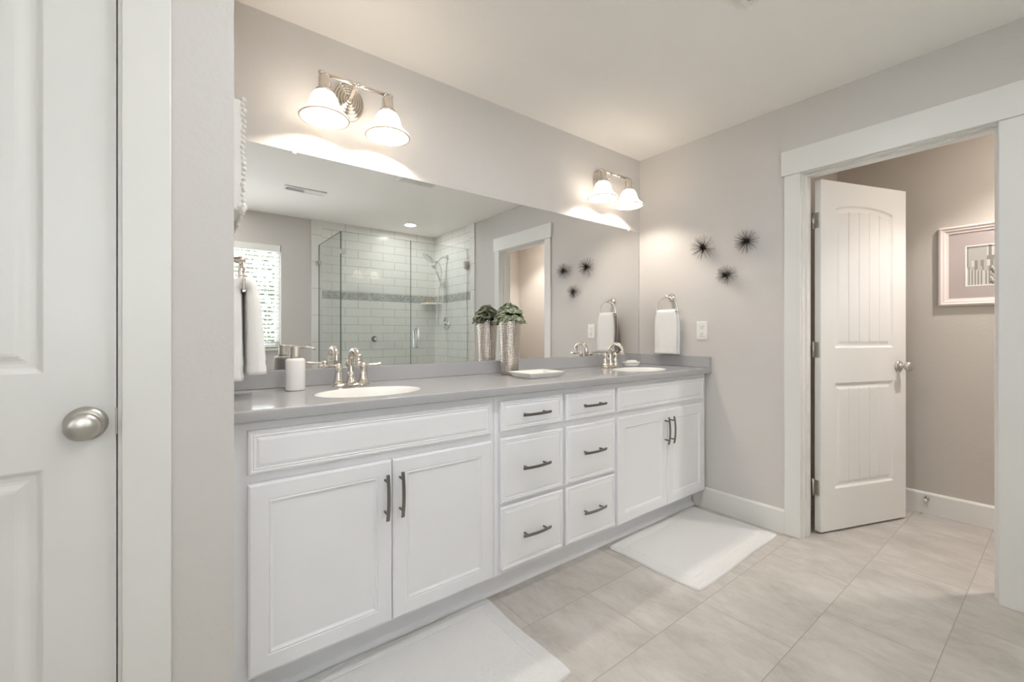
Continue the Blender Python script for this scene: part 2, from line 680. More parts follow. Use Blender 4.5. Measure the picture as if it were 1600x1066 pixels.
def door_slab(w, h, thick, planks=True):
    st = 0.112
    x0, x1 = st, w - st
    pans = [(0.235, 0.845, 0.0), (1.045, 1.845, 0.05)]

    def fn(x, z):
        return sum(panel_depth(x, z, x0, x1, a, b_, r, planks) for a, b_, r in pans)
    xs = []
    for e, s in ((x0, 1), (x1, -1)):
        xs += [e + s * t for t in (-.001, 0, .003, .006, .009, .012, .02, .026, .031, .036, .042)]
    n = 5
    pw = (x1 - x0 - .06) / n
    for k in range(1, n):
        c = x0 + .03 + k * pw
        xs += [c - .0055, c - .005, c - .0025, c, c + .0025, c + .005, c + .0055]
    xs += [x0 + (x1 - x0) * i / 60 for i in range(61)]
    zs = []
    for a, b_, r in pans:
        zs += [a + t for t in (-.001, 0, .003, .006, .009, .012, .02, .026, .031, .036, .042)]
        if not r:
            zs += [b_ - t for t in (-.001, 0, .003, .006, .009, .012, .02, .026, .031, .036, .042)]
        else:
            zs += [b_ - .06 + .0025 * i for i in range(50)]
    mb = MB()
    relief(mb, w, h, thick, fn, xs, zs)
    return mb


def knob_parts(parent, c, nrm, flip=1, mtl='satin', egg=1.0):
    """round door knob on rose; nrm = local direction outward (unit vector)"""
    q = Vector((0, 0, 1)).rotation_difference(Vector(nrm)).to_matrix().to_4x4()
    m4 = Matrix.Translation(c) @ q
    k = MB()
    k.lathe([(.033, 0), (.033, .004), (.030, .009), (.024, .012), (.013, .015), (.011, .030), (.014, .036), (.024, .042),
             (.029, .050), (.030, .057), (.027, .064), (.018, .069), (.004, .071)], 36, mtx=m4)
    return k.build('door_knob', M[mtl], parent)


# toilet room door: pivot, opens 70 deg into the toilet room
DW = 0.711
phi = math.radians(70)
pv = Vector((0.149, -1.074, 0))
d1 = thing('door_1', 'white plank panel door standing open into the small toilet room', 'door', pv, 0)
d1['kind'] = 'structure'
# local frame: x along leaf (hinge to free edge), +y into thickness away from viewer, z up.
ex = Vector((math.sin(phi), -math.cos(phi), 0))
ey = Vector((math.cos(phi), math.sin(phi), 0))
rot = math.atan2(ex.y, ex.x)
d1.rotation_euler = (0, 0, rot)
sl = door_slab(DW, 2.006, .035)
leaf = sl.build('door_leaf', M['door'], d1, Matrix.Translation((.004, -.043, .013)))
kn = knob_parts(d1, Vector((DW - .062, -.043, .944)), (0, -1, 0))
kn2 = knob_parts(d1, Vector((DW - .062, -.008, .944)), (0, 1, 0))
for hz in (1.79, 1.05, .26):
    h = MB()
    h.tube([(0, 0, hz - .045), (0, 0, hz + .045)], .0065, 10)
    h.tube([(0, 0, hz - .050), (0, 0, hz + .050)], .004, 8)
    h.box(.001, .0042, -.036, -.002, hz - .044, hz + .044, .0008, 1)
    for dz in (-.03, 0, .03):
        h.lathe([(.0035, 0), (.003, .0008)], 10, mtx=Matrix.Translation((.001, -.020 + .008 * (dz != 0), hz + dz)) @ Matrix.Rotation(-PI / 2, 4, 'Y'))
    o = h.build('hinge', M['satin'], d1)

# closet door, flush with the closet wall
d2 = thing('door_2', 'white panel closet door with satin oval knob, leftmost in the room', 'door', (DX0 + .003, YC + .003, 0))
d2['kind'] = 'structure'
cw = DX1 - DX0 - .008
sl = door_slab(cw, 2.006, .035, True)
sl.build('door_leaf', M['door'], d2, Matrix.Translation((.001, 0, .013)))
kx = -2.906 - (DX0 + .003)
kb = MB()
q = Matrix.Translation((kx, 0, .946)) @ Matrix.Rotation(PI / 2, 4, 'X')
kb.lathe([(.0365, 0), (.0365, .003), (.034, .006), (.033, .009), (.026, .011), (.0175, .014), (.012, .020), (.011, .034), (.016, .038), (.0262, .041), (.0295, .046),
          (.0295, .050), (.027, .055), (.020, .0585), (.010, .0605), (.001, .061)], 40, mtx=q)
kb.build('door_knob', M['satin'], d2)
sp_ = MB()
sp_.box(cw - .0005, cw + .0035, -.0018, .022, .946 - .030, .946 + .030, .001, 1)
sp_.build('latch_plate', M['satin'], d2)


# ------------------------------------------------------------------ windows, blind, outdoors
def window(name, label, x0, x1, z0, z1, y, mtx=None):
    w = thing(name, label, 'window')
    w['kind'] = 'structure'
    f = MB()
    t = .045
    f.box(x0, x0 + t, y - .05, y, z0, z1, .003)
    f.box(x1 - t, x1, y - .05, y, z0, z1, .003)
    f.box(x0 + t, x1 - t, y - .05, y, z0, z0 + t, .003)
    f.box(x0 + t, x1 - t, y - .05, y, z1 - t, z1, .003)
    xm = (x0 + x1) / 2
    f.box(xm - .03, xm + .03, y - .048, y - .002, z0 + t, z1 - t, .003)
    f.build('window_frame', M['sash'], w, mtx)
    g = MB()
    g.box(x0 + t, xm - .03, y - .028, y - .022, z0 + t, z1 - t)
    g.box(xm + .03, x1 - t, y - .028, y - .022, z0 + t, z1 - t)
    g.build('window_pane', M['pane'], w, mtx)
    return w


w1 = window('window_1', 'white window behind a slatted blind', WX0, WX1, WZ0, WZ1, YB - .06)
MB().box(WX0 - .03, WX1 + .03, YB - .06, YB + .035, WZ0 - .025, WZ0, .004).build('window_sill', M['trim'], w1)
R90 = Matrix.Translation((XL, 0, 0)) @ Matrix.Rotation(-PI / 2, 4, 'Z')
# local x -> -Y world, local y -> +X world
w2 = window('window_added', 'added unseen white window on the left wall for extra daylight', -LY1, -LY0, LZ0, LZ1, -.06, R90)  # out-of-view window added to let more daylight in

bl = thing('window_blind', 'white slatted blind with slats open on the rear window', 'blind', ((WX0 + WX1) / 2, YB - .03, WZ1))
hw = (WX1 - WX0) / 2 - .006
MB().box(-hw, hw, -.020, .034, -.075, -.002, .004).build('head_rail', M['slat'], bl)
nz = 22
slat_me = None
for k in range(nz):
    z = -.105 - k * .0455
    s = MB()
    a = math.radians(24)
    pr = [(-.025 * math.cos(a), -.025 * math.sin(a) - .0015), (.0, .0012), (.025 * math.cos(a), .025 * math.sin(a) - .0015),
          (.025 * math.cos(a), .025 * math.sin(a) + .001), (0, .0038), (-.025 * math.cos(a), -.025 * math.sin(a) + .001)]
    s.prism([(u, v + z) for u, v in pr], -hw + .004, hw - .004, 'x')
    s.build('slat', M['slat'], bl)
MB().box(-hw, hw, -.022, .022, -1.112, -1.094, .003).build('bottom_rail', M['slat'], bl)
for x in (-hw + .12, -.02, hw - .12):
    c = MB()
    c.tube([(x, .026, -.07), (x, .026, -1.098)], .0012, 6)
    c.tube([(x, .026, -1.098), (x, -.026, -1.098)], .0012, 6)
    c.tube([(x, -.026, -.07), (x, -.026, -1.098)], .0012, 6)
    c.build('ladder_cord', M['slat'], bl)
MB().tube([(hw - .16, .035, -.07), (hw - .15, .037, -.62)], .004, 8).build('tilt_wand', M['plastic'], bl)

struct(MB().box(-40, 30, -40, 20, -3.35, -3.2).build('floor_outdoor_bounce', M['bounce_ground']))  # unseen ground made very pale to bounce daylight onto the ceiling
for i, (tx, ty, th, label) in enumerate(((-2.3, -7.6, 7.0, 'leafy green tree seen through the blind outside the rear window'),)):
    tr = thing('garden_tree', label, 'tree', (tx, ty, -3.2))
    MB().tube([(0, 0, 0), (.05, 0, th * .3), (-.03, .04, th * .6)], [.12, .09, .05], 10).build('trunk', M['bark'], tr)
    f = MB()
    rnd = random.Random(3 + i)
    for k in range(4200):
        while True:
            p = Vector((rnd.uniform(-1, 1), rnd.uniform(-1, 1), rnd.uniform(-1, 1)))
            if .25 < p.length < 1:
                break
        p = Vector((p.x * 1.7, p.y * .9, p.z * 2.2 + th * .6))
        s_ = rnd.uniform(.05, .10)
        u = Vector((rnd.gauss(0, 1), rnd.gauss(0, 1), rnd.gauss(0, 1))).normalized()
        v = u.orthogonal().normalized()
        f._faces([p - u * s_, p + v * s_ * .5, p + u * s_, p - v * s_ * .5], [(0, 1, 2, 3)])
    f.build('foliage', M['tree'], tr, normals=False)

# ------------------------------------------------------------------ shower (seen in the mirror)
ty = YB + .015
XE0, XE1 = -1.555, -1.445
mb = MB()
mb.box(XE1, -.015, YB, ty, 0, 1.545)
mb.box(XE1, -.015, YB, ty, 1.64, CH)
struct(mb.build('wall_shower_tile_back', M['tile_x']))
struct(MB().box(XE0, XE1, YB, ty + .002, 0, CH, .002).build('trim_6', M['tile_edge']))
struct(MB().box(XE1, -.015, YB, ty + .002, 1.545, 1.64).build('trim_7', M['mosaic_x']))
YS = -2.29
mb = MB()
mb.box(-.015, 0, ty, YS - .085, 0, 1.545)
mb.box(-.015, 0, ty, YS - .085, 1.64, CH)
struct(mb.build('wall_shower_tile_side', M['tile_y']))
struct(MB().box(-.017, 0, YS - .085, YS, 0, CH, .002).build('trim_8', M['tile_edge']))
struct(MB().box(-.017, 0, ty, YS - .085, 1.545, 1.64).build('trim_9', M['mosaic_y']))
GX, GY, GH = -1.48, -2.43, 2.155
mb = MB()
mb.box(GX - .05, -.015, GY - .05, GY + .05, 0, .10, .004)
mb.box(GX - .05, GX + .05, ty, GY - .05, 0, .10, .004)
struct(mb.build('trim_10', M['tile_edge']))


def glass_sheet(x0, x1, y0, y1, z0, z1):
    g = MB()
    vs = [(x, y, z) for x in (x0, x1) for y in (y0, y1) for z in (z0, z1)]
    fs = [(0, 1, 3, 2), (4, 6, 7, 5), (0, 4, 5, 1), (2, 3, 7, 6), (0, 2, 6, 4), (1, 5, 7, 3)]
    dims = (x1 - x0, y1 - y0)
    v, f = g._faces(vs, fs)
    for i, q in enumerate(f):
        big = i in ((2, 3) if dims[0] > dims[1] else (0, 1))
        q.material_index = 0 if big else 1
    return g


SX = -.746
fp = thing('shower_screen', 'fixed clear glass panel facing the room left of the shower door', 'shower screen', ((GX + SX) / 2, GY, .1))
inv_ = Matrix.Translation((-(GX + SX) / 2, -GY, -.1))
glass_sheet(GX + .005, SX - .002, GY - .005, GY + .005, .101, GH).build('glass_panel', [M['glass'], M['edge']], fp, inv_)
for zc in (1.955, .35):
    g = MB()
    g.box(GX - .012, GX + .045, GY - .012, GY + .012, zc - .022, zc + .022, .002)
    g.build('glass_clip', M['satin'], fp, inv_)
sp2 = thing('shower_screen', 'fixed clear glass side panel running back to the tiled wall', 'shower screen', (GX, (GY + ty) / 2, .1))
inv_ = Matrix.Translation((-GX, -(GY + ty) / 2, -.1))
glass_sheet(GX - .005, GX + .005, ty + .004, GY - .014, .101, GH).build('glass_panel', [M['glass'], M['edge']], sp2, inv_)
for zc in (1.955, .35):
    g = MB()
    g.box(GX - .012, GX + .012, ty, ty + .045, zc - .022, zc + .022, .002)
    g.build('glass_clip', M['satin'], sp2, inv_)
sd = thing('shower_door', 'frameless clear glass shower door with chrome loop handle', 'shower door', ((SX - .02) / 2, GY, .1))
inv_ = Matrix.Translation((-(SX - .02) / 2, -GY, -.1))
glass_sheet(SX + .003, -.026, GY - .005, GY + .005, .112, GH).build('glass_panel', [M['glass'], M['edge']], sd, inv_)
for zc in (1.955, .40):
    g = MB()
    g.box(-.075, -.017, GY - .014, GY + .014, zc - .045, zc + .045, .002)
    g.box(-.022, -.017, GY - .030, GY + .030, zc - .045, zc + .045, .001)
    g.build('hinge', M['satin'], sd, inv_)
hx = SX + .065
for s_ in (1, -1):
    pts = [(hx, GY + s_ * .005, .992), (hx, GY + s_ * .045, .992)]
    for k in range(1, 6):
        a = k / 5 * PI / 2
        pts.append((hx, GY + s_ * (.045 + .015 * math.sin(a)), .992 + .015 * (1 - math.cos(a))))
    top = [(p[0], p[1], 2.188 - p[2]) for p in reversed(pts)]
    MB().tube(pts + top, .0095, 12).build('handle', M['steel'], sd, inv_)

# shower head with hand shower and hose on the side wall
SY = -2.93
sh = thing('shower_fixture', 'chrome shower arm with oval spray head and hand shower hose', 'shower', (-.015, SY, 2.12))
a = MB()
a.lathe([(.030, 0), (.030, .005), (.018, .010)], 24, mtx=Matrix.Rotation(-PI / 2, 4, 'Y'))
a.tube([(0, 0, 0), (-.05, 0, -.002), (-.10, 0, -.025), (-.145, 0, -.065)], .0105, 12)
a.ball((-.15, 0, -.072), .022)
a.build('shower_arm', M['steel'], sh)
q = Matrix.Translation((-.255, .0, -.045)) @ Matrix.Rotation(math.radians(-62), 4, 'Y')
hd = MB()
hd.lathe([(.012, .03), (.03, .026), (.062, .012), (.066, .002), (.064, -.006), (.05, -.008), (.001, -.008)], 32, mtx=Matrix.Translation((-.27, 0, -.035)) @ Matrix.Rotation(math.radians(38), 4, 'Y') @ Matrix.Diagonal((1.35, 1, 1, 1)))
hd.tube([(-.15, 0, -.072), (-.21, 0, -.055), (-.25, 0, -.035)], .014, 12)
hd.build('spray_head', M['steel'], sh)
hs = MB()
hs.tube([(-.15, 0, -.072), (-.17, 0, -.11), (-.175, 0, -.135)], .012, 12)
hs.lathe([(.014, 0), (.034, .012), (.036, .024), (.02, .034), (.006, .04)], 24, mtx=Matrix.Translation((-.20, 0, -.155)) @ Matrix.Rotation(math.radians(30), 4, 'Y'))
hs.tube([(-.185, 0, -.13), (-.15, .0, -.20), (-.11, 0, -.29), (-.085, 0, -.36)], [.014, .012, .011, .010], 12)
hs.build('hand_shower', M['steel'], sh)
pts = []
ctl = [(-.085, 0, -.36), (-.07, 0, -.45), (-.065, 0, -.60), (-.07, .01, -.75), (-.10, .02, -.86), (-.135, .03, -.875), (-.165, .035, -.82), (-.165, .03, -.65), (-.13, .02, -.45), (-.095, .01, -.28), (-.09, .005, -.16), (-.115, 0, -.09), (-.15, 0, -.07)]


def spline(ctl, n=8):
    P = [Vector(c) for c in ctl]
    out = []
    for i in range(len(P) - 1):
        p0, p1, p2, p3 = P[max(i - 1, 0)], P[i], P[i + 1], P[min(i + 2, len(P) - 1)]
        for k in range(n):
            t = k / n
            out.append(.5 * ((2 * p1) + (p2 - p0) * t + (2 * p0 - 5 * p1 + 4 * p2 - p3) * t * t + (3 * p1 - p0 - 3 * p2 + p3) * t ** 3))
    out.append(P[-1])
    return out


MB().tube(spline(ctl), .0065, 8).build('hose', M['steel'], sh)
va = thing('shower_valve', 'round chrome shower valve with lever on the side tile wall', 'shower valve', (-.015, SY - .02, 1.275))
MB().lathe([(.085, 0), (.083, .006), (.06, .010), (.032, .014), (.03, .045), (.018, .052)], 40, mtx=Matrix.Rotation(-PI / 2, 4, 'Y')).build('escutcheon', M['steel'], va)
MB().tube([(-.04, 0, 0), (-.05, .02, -.02), (-.055, .05, -.05)], [.013, .009, .007], 10).build('lever', M['steel'], va)
vb = thing('shower_valve', 'small round dark-rimmed chrome valve on the rear tile wall', 'shower valve', (-.838, ty, 1.078))
MB().lathe([(.036, 0), (.036, .006), (.028, .011), (.026, .03)], 32, mtx=Matrix.Rotation(-PI / 2, 4, 'X')).build('escutcheon', M['pull'], vb)
MB().lathe([(.021, .03), (.021, .05), (.014, .056)], 24, mtx=Matrix.Rotation(-PI / 2, 4, 'X')).build('knob', M['steel'], vb)
cs = MB()
arc = [(0, 0)] + [(-.20 * math.cos(t * PI / 2 / 12), .20 * math.sin(t * PI / 2 / 12)) for t in range(13)]
cs.prism(arc, -.012, .012, 'z')
o = cs.build('corner_shelf', M['porcelain'], None, Matrix.Identity(4))
o.location = (-.0172, ty + .0022, 1.54)
tag(o, 'white quarter round shelf in the tiled shower corner', 'shelf')
sg = MB().box(-.05, .05, -.022, .022, 0, .045, .012, 3).build('bath_sponge', mat('tan sponge', srgb(186, 168, 128), .9))
sg.location = (-.105, ty + .045, 1.5522)
sg.rotation_euler = (0, 0, .0)
tag(sg, 'tan sponge lying on the shower corner shelf', 'sponge')


# ------------------------------------------------------------------ ceiling fittings
def downlight(name, label, x, y, lens, parent=None):
    t = thing(name, label, 'ceiling light', (x, y, CH))
    MB().lathe([(.085, 0), (.085, -.004), (.078, -.008), (.066, -.006), (.062, -.002), (.062, 0)], 40, cap=False).build('trim_ring', M['plastic'], t)
    MB().lathe([(.062, -.001), (.062, -.003), (.002, -.004)], 40).build('lens', lens, t)
    return t


downlight('ceiling_light', 'lit recessed round ceiling light above the shower', -.56, -2.85, M['lens_shower'])
downlight('ceiling_light', 'lit recessed ceiling light of the small toilet room', .57, -2.08, M['lens_warm'])
downlight('ceiling_light', 'added unseen fill downlight over the floor in front of the drawer cabinets', -1.50, -1.27, M['lens_fill'])  # added out of view to brighten the floor and room
downlight('ceiling_light', 'added unseen fill downlight over the floor in front of the left sink', -2.05, -1.27, M['lens_fill'])  # second unseen downlight, added as fill before the vanity
downlight('ceiling_light', 'added unseen fill downlight over the bathroom, behind the camera near the rear window', -2.45, -2.80, M['lens'])  # unseen fill added to lift the overall room brightness


sl_ = bpy.data.lights.new('downlight_beam', 'SPOT')
sl_.energy = 36
sl_.color = (1.0, .95, .89)
sl_.spot_size = math.radians(112)
sl_.spot_blend = .5
sl_.shadow_soft_size = .045
so_ = bpy.data.objects.new('downlight_beam', sl_)
so_.location = (.57, -2.08, CH - .012)
COL.objects.link(so_)


def vent(label, x0, x1, y0, y1, kind):
    t = thing('ceiling_vent', label, 'vent', ((x0 + x1) / 2, (y0 + y1) / 2, CH))
    w, d = (x1 - x0) / 2, (y1 - y0) / 2
    f = MB()
    r = .022
    f.box(-w, w, -d, -d + r, -.010, 0, .002)
    f.box(-w, w, d - r, d, -.010, 0, .002)
    f.box(-w, -w + r, -d + r, d - r, -.010, 0, .002)
    f.box(w - r, w, -d + r, d - r, -.010, 0, .002)
    f.build('frame', M['plastic'], t)
    g = MB()
    g.box(-w + r, w - r, -d + r, d - r, -.0015, 0)
    g.build('duct', M['dark'], t)
    s = MB()
    if kind == 'half':
        s.box(0, w - r, -d + r, d - r, -.008, -.0016)
        n = 12
        for k in range(n):
            x = -w + r + (w - r) * (k + .5) / n
            s.box(x - .0022, x + .0022, -d + r, d - r, -.0045, -.0016)
    else:
        n = 11
        for k in range(n):
            y = -d + r + (2 * d - 2 * r) * (k + .5) / n
            s.box(-w + r, w - r, y - .008, y + .008, -.008, -.0055)
    s.build('louvre', M['plastic'], t)
    return t


vent('long white ceiling vent with dark louvres near the rear window', -2.02, -1.67, -2.325, -2.205, 'half')
vent('square white exhaust vent on the ceiling in front of the mirror', -1.295, -.965, -1.50, -1.20, 'full')

# ------------------------------------------------------------------ vanity cabinets
YF, YD = -.515, -.5355          # face frame front, door front
CZ = .883


def routed(w, h, kind):
    """depth profile of a cabinet front"""
    def fn(x, z):
        dd = min(x, w - x, z, h - z)
        y = .0035 * (1 - sstep(0, .006, dd))           # eased outer edge
        if kind == 'panel':                            # stepped rim, flat field
            y += -.0 + .0035 * sstep(.016, .018, dd) * (1 - sstep(.019, .03, dd)) + .0035 * sstep(.0, .001, dd) * 0
            y += .0025 * sstep(.010, .012, dd) * (1 - sstep(.0121, .016, dd))
        elif kind == 'door':
            y += .0055 * sstep(.056, .066, dd) + .002 * sstep(.05, .052, dd) * (1 - sstep(.052, .056, dd))
        return y
    off = (0, .003, .006, .009, .010, .012, .0135, .016, .018, .0195, .023, .027, .031, .05, .052, .054, .056, .059, .0625, .066, .068)
    xs = [o for o in off] + [w - o for o in off]
    zs = [o for o in off] + [h - o for o in off]
    mb = MB()
    relief(mb, w, h, .019, fn, xs, zs)
    return mb


def pull(parent, c, vertical):
    """bowed bar pull on two posts, local front -y"""
    h = MB()
    n = 14
    hl = .079
    pts = []
    for i in range(n + 1):
        t = -1 + 2 * i / n
        pts.append((t * hl, -.026 - .009 * (1 - t * t), 0))
    # flat rectangular bar
    rows = []
    for x, y, z in pts:
        rows.append([h.bm.verts.new(p) for p in ((x, y - .0025, -.0055), (x, y - .0025, .0055), (x, y + .0025, .0055), (x, y + .0025, -.0055))])
    for i in range(n):
        for k in range(4):
            h.bm.faces.new((rows[i][k], rows[i][(k + 1) % 4], rows[i + 1][(k + 1) % 4], rows[i + 1][k]))
    h.bm.faces.new(rows[0][::-1])
    h.bm.faces.new(rows[-1])
    for s in (-1, 1):
        h.tube([(s * .055, 0, 0), (s * .055, -.031, 0)], .0045, 10)
    m4 = Matrix.Translation(c)
    if vertical:
        m4 = m4 @ Matrix.Rotation(PI / 2, 4, 'Y')
    return h.build('handle', M['pull'], parent, m4)


def carcass(t, x0, x1, ox, lx=0, rx=0):
    """hollow box with face frame; rails given by openings"""
    b = MB()
    z0 = .118
    b.box(x0 + .001, x0 + .017, -.497, -.004, z0, CZ)
    b.box(x1 - .017, x1 - .001, -.497, -.004, z0, CZ)
    b.box(x0 + .017, x1 - .017, -.497, -.004, z0, z0 + .016)
    b.box(x0 + .017, x1 - .017, -.012, -.004, z0 + .016, CZ)
    return b


def toe(t, x0, x1, inv):
    b = MB()
    b.box(x0, x1, -.428, -.412, 0, .118)
    b.prism([(-.428, 0), (-.446, 0), (-.445, .006), (-.441, .012), (-.435, .016), (-.428, .018)], x0, x1, 'x')
    return b.build('toe_kick', M['cab'], t, inv)


def front(t, name, x0, x1, z0, z1, kind, inv):
    return routed(x1 - x0, z1 - z0, kind).build(name, M['cab'], t, inv @ Matrix.Translation((x0, YD, z0)))


def sink_unit(label, x0, x1, dl, dm, dr):
    cx = (x0 + x1) / 2
    t = thing('vanity_cabinet', label, 'cabinet', (cx, -.25, 0), group='white vanity cabinets under the grey countertop')
    inv = Matrix.Translation((-cx, .25, 0))
    b = carcass(t, x0, x1, 0)
    b.box(x0 + .001, dl + .008, YF, -.497, .122, CZ)
    b.box(dr - .008, x1 - .001, YF, -.497, .122, CZ)
    b.box(dl + .008, dr - .008, YF, -.497, .122, .145)
    b.box(dl + .008, dr - .008, YF, -.497, .69, .735)
    b.box(dl + .008, dr - .008, YF, -.497, .848, CZ)
    b.build('carcass', M['cab'], t, inv)
    toe(t, x0, x1, inv)
    front(t, 'false_drawer_front', dl, dr, .728, .857, 'panel', inv)
    for a, c_, hx in ((dl, dm - .0015, dm - .027), (dm + .0015, dr, dm + .027)):
        d = front(t, 'cabinet_door', a, c_, .136, .699, 'door', inv)
        pull(d, inv @ Vector((hx, YD, .578)), True)
    return t


sink_unit('wide white double door cabinet under the left sink', -2.633, -1.705, -2.588, -2.153, -1.727)
sink_unit('white double door cabinet under the right sink, against the right wall', -.933, -.018, -.9235, -.471, -.062)


def drawer_unit(label, x0, x1, a, c_):
    cx = (x0 + x1) / 2
    t = thing('vanity_cabinet', label, 'cabinet', (cx, -.25, 0), group='white vanity cabinets under the grey countertop')
    inv = Matrix.Translation((-cx, .25, 0))
    b = carcass(t, x0, x1, 0)
    b.box(x0 + .001, a + .006, YF, -.497, .122, CZ)
    b.box(c_ - .006, x1 - .001, YF, -.497, .122, CZ)
    for z0, z1 in ((.122, .15), (.405, .434), (.693, .733), (.852, CZ)):
        b.box(a + .006, c_ - .006, YF, -.497, z0, z1)
    b.build('carcass', M['cab'], t, inv)
    toe(t, x0, x1, inv)
    for z0, z1, hz, kd in ((.728, .857, .793, 'panel'), (.429, .701, .565, 'panel'), (.143, .412, .276, 'panel')):
        d = front(t, 'drawer', a, c_, z0, z1, 'plain' if False else kd, inv)
        pull(d, inv @ Vector(((a + c_) / 2, YD, hz)), False)
    return t


drawer_unit('white three drawer cabinet beside the left sink cabinet', -1.705, -1.3105, -1.682, -1.3205)
drawer_unit('white three drawer cabinet beside the right sink cabinet', -1.3105, -.933, -1.302, -.944)

# ------------------------------------------------------------------ countertop with two oval cutouts
CT = .920
CTP = CT + .0008
SINKS = ((-2.165, -.345), (-.478, -.345))
SA, SB = .203, .140


def ellipse_ring(mb, cx, cy, a, b, x0, x1, y0, y1, zt, zb):
    angs = sorted({round(2 * PI * k / 64, 6) for k in range(64)} | {round(math.atan2(y - cy, x - cx) % (2 * PI), 6) for x in (x0, x1) for y in (y0, y1)})
    inn, outp = [], []
    for t in angs:
        c, s = math.cos(t), math.sin(t)
        k = 1 / math.sqrt((c / a) ** 2 + (s / b) ** 2)
        inn.append((cx + k * c, cy + k * s))
        ks = []
        if abs(c) > 1e-9:
            ks.append(((x1 if c > 0 else x0) - cx) / c)
        if abs(s) > 1e-9:
            ks.append(((y1 if s > 0 else y0) - cy) / s)
        k = min(ks)
        outp.append((cx + k * c, cy + k * s))
    n = len(angs)
    for z in (zt, zb):
        vi = [mb.bm.verts.new((x, y, z)) for x, y in inn]
        vo = [mb.bm.verts.new((x, y, z)) for x, y in outp]
        for i in range(n):
            f = (vi[i], vi[(i + 1) % n], vo[(i + 1) % n], vo[i])
            mb.bm.faces.new(f if z == zb else f[::-1])
        if z == zt:
            top = vi
        else:
            for i in range(n):
                q = mb.bm.faces.new((top[i], vi[i], vi[(i + 1) % n], top[(i + 1) % n]))
                q.smooth = True


mb = MB()
YE = -.548
xs_ = [XR + .001, SINKS[0][0] - .26, SINKS[0][0] + .26, SINKS[1][0] - .26, SINKS[1][0] + .26, -.001]
for i in range(5):
    if i in (1, 3):
        sx_, sy_ = SINKS[(i - 1) // 2]
        ellipse_ring(mb, sx_, sy_, SA, SB, xs_[i], xs_[i + 1], YE, -.001, CT, CZ + .001)
    else:
        for z, rev in ((CT, False), (CZ + .001, True)):
            v = [(xs_[i], YE, z), (xs_[i + 1], YE, z), (xs_[i + 1], -.001, z), (xs_[i], -.001, z)]
            mb._faces(v, [(0, 1, 2, 3)])
r_ = .006
prof = [(YE, CZ + .001)] + [(YE - .0 - r_ * math.sin(t), CZ + .001 + r_ - r_ * math.cos(t)) for t in [PI / 2 * k / 5 for k in range(6)]] + \
       [(YE - r_ * math.cos(t), CT - r_ + r_ * math.sin(t)) for t in [PI / 2 * k / 5 for k in range(6)]]
rows = mb.grid(lambda i, j: ((XR + .001, -.001)[i], prof[j][0], prof[j][1]), 2, len(prof), smooth=True)
mb._faces([(-.001, YE, CT), (-.001, -.001, CT), (-.001, -.001, CZ + .001), (-.001, YE, CZ + .001)], [(0, 1, 2, 3)])
mb._faces([(XR + .001, YE, CT), (XR + .001, -.001, CT), (XR + .001, -.001, CZ + .001), (XR + .001, YE, CZ + .001)], [(0, 1, 2, 3)])
bmesh.ops.remove_doubles(mb.bm, verts=mb.bm.verts, dist=1e-5)
ct = mb.build('countertop', M['quartz'], None, Matrix.Translation((1.318, .28, -CT)))
ct.location = (-1.318, -.28, CT)
tag(ct, 'long grey quartz countertop over the white vanity cabinets', 'countertop')
inv = Matrix.Translation((1.318, .28, -CT))
BS = .992
MB().box(XR + .001, -.021, -.020, -.001, CT, BS, .003).build('backsplash', M['quartz'], ct, inv)
MB().box(-.021, -.001, -.552, -.001, CT, BS, .003).build('side_splash', M['quartz'], ct, inv)

# sinks
for (sx_, sy_), lab in zip(SINKS, ('white oval basin sunk in the counter beside the soap dispenser', 'white oval basin sunk in the counter by the right wall')):
    s = thing('sink', lab, 'sink', (sx_, sy_, CZ), group='oval undermount sinks')
    prof = [(.965, -.004), (.994, CT - CZ - .010), (.994, CT - CZ - .0012), (.985, CT - CZ - .0004), (.972, CT - CZ - .004), (.955, .012)]
    for k in range(1, 14):
        t = PI / 2 * k / 13
        prof.append((max(.08, .945 * max(0.0, math.cos(t)) ** .55), .004 - .149 * math.sin(t) ** 1.25))
    b = MB()
    b.lathe(prof, 64, sx=SA, sy=SB, cap=False)
    b.build('basin', M['porcelain'], s)
    MB().lathe([(.024, -.143), (.024, -.139), (.016, -.138), (.015, -.141), (.001, -.139)], 24).build('drain', M['steel'], s)


